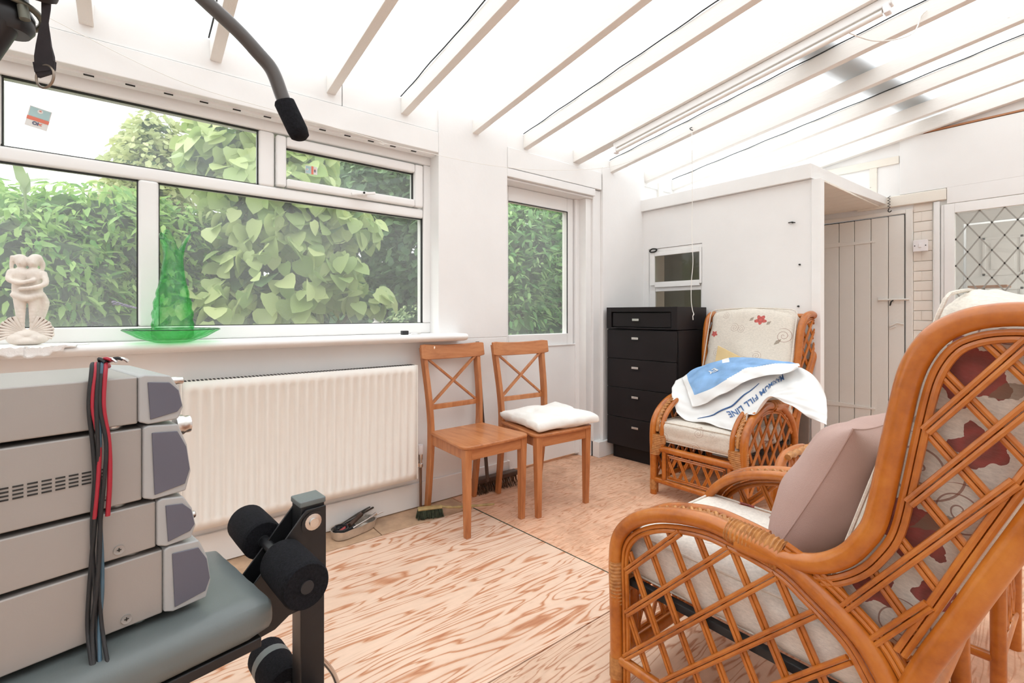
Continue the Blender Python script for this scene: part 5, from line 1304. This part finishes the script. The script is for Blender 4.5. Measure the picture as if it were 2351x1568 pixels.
def blob_points(n, blobs_):
    out = []; dirs = []
    w_ = np.array([b_[3] * b_[4] * b_[5] for b_ in blobs_]) ** (2 / 3); w_ /= w_.sum()
    idx = rng.choice(len(blobs_), n, p=w_)
    for k in range(n):
        cx_, cy_, cz_, rx, ry, rz2 = blobs_[idx[k]]
        d = rng.normal(size=3); d /= np.linalg.norm(d); r = rng.uniform(.72, 1.05)
        out.append((cx_ + d[0] * rx * r, cy_ + d[1] * ry * r, cz_ + d[2] * rz2 * r)); dirs.append(d)
    return np.array(out), np.array(dirs)
def branches(parent, base, blobs_, r=.03):
    mb = MB()
    for (cx_, cy_, cz_, rx, ry, rz2) in blobs_:
        P = [base, ((base[0] + cx_) / 2 + random.uniform(-.1, .1), (base[1] + cy_) / 2 + random.uniform(-.1, .1), (base[2] + cz_) / 2 + .1), (cx_, cy_, cz_), (cx_ + random.uniform(-.5, .5) * rx, cy_ + random.uniform(-.5, .5) * ry, cz_ + rz2 * .7)]
        mb.tube(smooth_path(P, 4), [r * (1 - i / 14) + .004 for i in range(13)], 7)
    mb.build('branches', 'bark', parent, True)
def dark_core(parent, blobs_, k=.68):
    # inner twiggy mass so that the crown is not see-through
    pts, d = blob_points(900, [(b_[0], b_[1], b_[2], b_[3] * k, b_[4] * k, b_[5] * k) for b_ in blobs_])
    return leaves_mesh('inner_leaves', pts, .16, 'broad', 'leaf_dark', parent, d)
def bush(name, label, cat, loc, blobs_, n, size, kind, mat, group=None, core=True, droop=.5):
    t = thing(name, label, cat, loc, 0, group)
    B = [(b_[0] - loc[0], b_[1] - loc[1], b_[2] - loc[2], b_[3], b_[4], b_[5]) for b_ in blobs_]
    branches(t, (0, 0, 0), B)
    pts, d = blob_points(n, B); leaves_mesh('foliage', pts, size, kind, mat, t, d, droop)
    if core: dark_core(t, B)
    return t
# broad-leaved shrub close to the window
B1 = [(-4.6, 1.0, 1.4, .55, .48, .5), (-4.7, 1.0, 2.05, .60, .55, .50), (-4.8, 1.15, 2.55, .5, .42, .40), (-4.6, 1.45, 1.5, .45, .25, .30), (-4.6, 1.62, 1.95, .4, .28, .18), (-4.5, 1.72, 1.25, .35, .25, .13), (-4.9, .72, 2.5, .5, .4, .4), (-4.7, .7, .9, .6, .6, .5)]
sh = thing('broad_leaf_shrub', 'light green shrub with large rounded leaves filling the middle of the big window', 'shrub', (-4.8, 1.2, gz))
L1 = [(b_[0] + 4.8, b_[1] - 1.2, b_[2] - gz, b_[3], b_[4], b_[5]) for b_ in B1]
branches(sh, (0, 0, 0), L1, .03)
pts, d = blob_points(1500, L1); leaves_mesh('foliage', pts, .135, 'broad', 'leaf_broad', sh, d, .9)
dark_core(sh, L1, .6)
V, F = leaf_template('broad'); lm = bpy.data.meshes.new('leaf'); lm.from_pydata([tuple(v * .145) for v in V], [], F); lm.materials.append(M['leaf_broad']); lm.polygons.foreach_set('use_smooth', [True] * len(F)); lm.update()
pts, d = blob_points(900, [(b_[0], b_[1], b_[2], b_[3] * 1.04, b_[4] * 1.04, b_[5] * 1.04) for b_ in L1])
sel = [i for i in range(len(pts)) if d[i][0] > .15 and pts[i][2] > 1.15][:280]
for i in sel:
    o = bpy.data.objects.new('leaf', lm); C.objects.link(o); o.parent = sh; o.location = pts[i]
    yw = math.atan2(d[i][1], d[i][0]) - PI / 2 + random.gauss(0, .7)
    o.rotation_euler = (random.gauss(-.9, .4), random.gauss(0, .4), yw); s_ = random.uniform(.7, 1.25); o.scale = (s_, s_, s_)
# left climber and shrubs
bush('climbing_shrub', 'bright green feathery climber behind the statuette and left pane', 'shrub', (-5.0, -.1, gz), [(-4.6, -.55, 1.35, .5, .5, .5), (-4.9, -.15, 1.75, .5, .6, .35), (-5.1, .35, 1.7, .5, .45, .35), (-5.0, -.9, 1.7, .5, .5, .4), (-4.9, .25, 1.25, .45, .42, .30), (-4.7, -.2, 1.1, .4, .4, .35)], 9500, .09, 'narrow', 'leaf_climber')
bush('yellow_green_shrub', 'yellow-green small-leaved shrub low in the left pane', 'shrub', (-5.6, .5, gz), [(-5.5, .45, 1.4, .35, .4, .35), (-5.4, .75, 1.25, .35, .35, .3)], 1600, .07, 'oval', 'leaf_small')
bush('conifer_tree', 'rounded yellow conifer far behind the left pane', 'tree', (-10, .3, gz), [(-10, .25, 2.6, .9, .72, 1.0), (-10, .25, 3.35, .75, .55, .85), (-10, .35, 3.95, .5, .38, .55), (-10, .4, 1.4, 1, .9, 1.2)], 6000, .13, 'oval', 'leaf_conifer')
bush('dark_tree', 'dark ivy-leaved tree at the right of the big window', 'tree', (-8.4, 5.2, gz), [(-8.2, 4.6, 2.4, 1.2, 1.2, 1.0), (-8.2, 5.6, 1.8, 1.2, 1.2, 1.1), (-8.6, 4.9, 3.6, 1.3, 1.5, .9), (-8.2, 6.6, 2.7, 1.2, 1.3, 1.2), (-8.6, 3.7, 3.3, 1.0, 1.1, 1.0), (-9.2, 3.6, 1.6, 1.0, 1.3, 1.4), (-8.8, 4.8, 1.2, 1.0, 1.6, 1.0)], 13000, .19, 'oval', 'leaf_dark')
bush('low_shrub', 'low rounded small-leaved shrub outside below the right of the big window', 'shrub', (-5.7, 3.3, gz), [(-5.7, 3.1, .85, .45, .6, .40), (-5.7, 3.6, .80, .45, .5, .35)], 2600, .05, 'oval', 'leaf_small')
bush('hedge', 'mid green hedge closing the back of the garden', 'hedge', (-11.5, 3, gz), [(-11.5, -2.6 + 1.6 * k, 1.0 + .3 * math.sin(k * 1.9), 1.0, 1.2, 1.25) for k in range(9)], 12000, .24, 'oval', 'leaf_dark')
bush('pale_tree', 'tall pale tree rising behind the opening casement', 'tree', (-11, 5.0, gz), [(-11, 3.7, 4.1, 1.2, 1.1, 1.0), (-11, 5.2, 4.4, 1.3, 1.3, 1.1), (-11, 6.8, 4.2, 1.3, 1.3, 1.2), (-11.3, 2.6, 3.1, 1.0, 1.0, 1.0)], 7000, .17, 'oval', 'leaf_pale')
bush('laurel_hedge', 'dense glossy laurel outside the garden door', 'hedge', (-4.3, 4.0, gz), [(-4.4, 3.5, .9, .5, .6, .9), (-4.4, 3.6, 1.7, .5, .6, .7), (-4.4, 4.4, 1.0, .5, .7, .9), (-4.45, 4.4, 1.8, .5, .7, .6), (-4.4, 5.2, 1.2, .5, .7, 1.0), (-4.45, 3.9, 2.2, .4, .5, .35), (-4.45, 4.7, 2.2, .4, .5, .3)], 10000, .105, 'narrow', 'leaf_laurel', droop=.2)
# bare stems / tall weeds top left
tw = thing('tall_weed', 'tall pale-leaved weed stems standing above the climber at the far left', 'plant', (-4.4, -.55, gz))
for y in (-.12, .02):
    MB().tube([(0, y, 1.0), (0, y + .01, 1.8), (0, y, 2.25)], .007, 7).build('stem', 'leaf_small', tw, True)
    pts = np.array([(0, y, 1.75 + .045 * k) for k in range(11)]); leaves_mesh('stem_leaves', pts, .17, 'narrow', 'leaf_pale', tw, None, -.3)
# far house roof over the hedge at the left, and a fence
hs = thing('far_house', 'grey slate roof of a neighbouring outbuilding behind the left pane', 'building', (-14, -1.6, gz))
MB().box((-1.5, -3.2, 0), (1.5, 1.6, 2.95)).build('wall', 'stone', hs)
MB().prism([(-1.7, 2.9), (1.7, 2.9), (0, 3.7)], -3.4, 1.8, 'xz').build('roof', 'roofgrey', hs)
# garden statue and clothes line and buddleia spike
gs = thing('garden_statue', 'small pale stone head-and-shoulders statue in the garden by the low shrub', 'statue', (-6.4, 2.72, .55))
blobs('stone_figure', [('s', (0, 0, .52), (.07, .075, .09)), ('s', (0, .0, .36), (.09, .12, .10)), ('s', (.01, .0, .2), (.10, .13, .14)), ('s', (0, 0, .08), (.12, .14, .10))], .012, 'stone', gs, 2)
MB().box((-.14, -.14, -.80), (.14, .14, .02)).build('pedestal', 'stone', gs, bevel=.01)
cl_ = thing('clothes_line', 'thin white line strung across the garden in front of the dark tree', 'string', (0, 0, 0))
MB().tube([(-4.2, 2.6, 1.16), (-6.5, 7.6, 1.75)], .004, 5).build('line', 'white_cloth', cl_, True)
MB().tube([(-4.2, 2.5, 1.62), (-6.5, 7.4, 2.15)], .004, 5).build('line', 'white_cloth', cl_, True)
bd_ = thing('buddleia_spike', 'lilac buddleia flower spike low in the left pane', 'flower', (-4.3, -.02, 1.155))
mb = MB()
for k in range(60):
    f = k / 60; a = k * 2.4; mb.lathe([(.001, 0), (.009 * (1 - f * .5), .004), (.001, .01)], (.012 * (1 - f) * math.cos(a), -.07 + f * .17, .02 - .05 * f + .012 * (1 - f) * math.sin(a)), 6)
tag(mb.build('petals', 'lavender', bd_, True), kind='stuff')
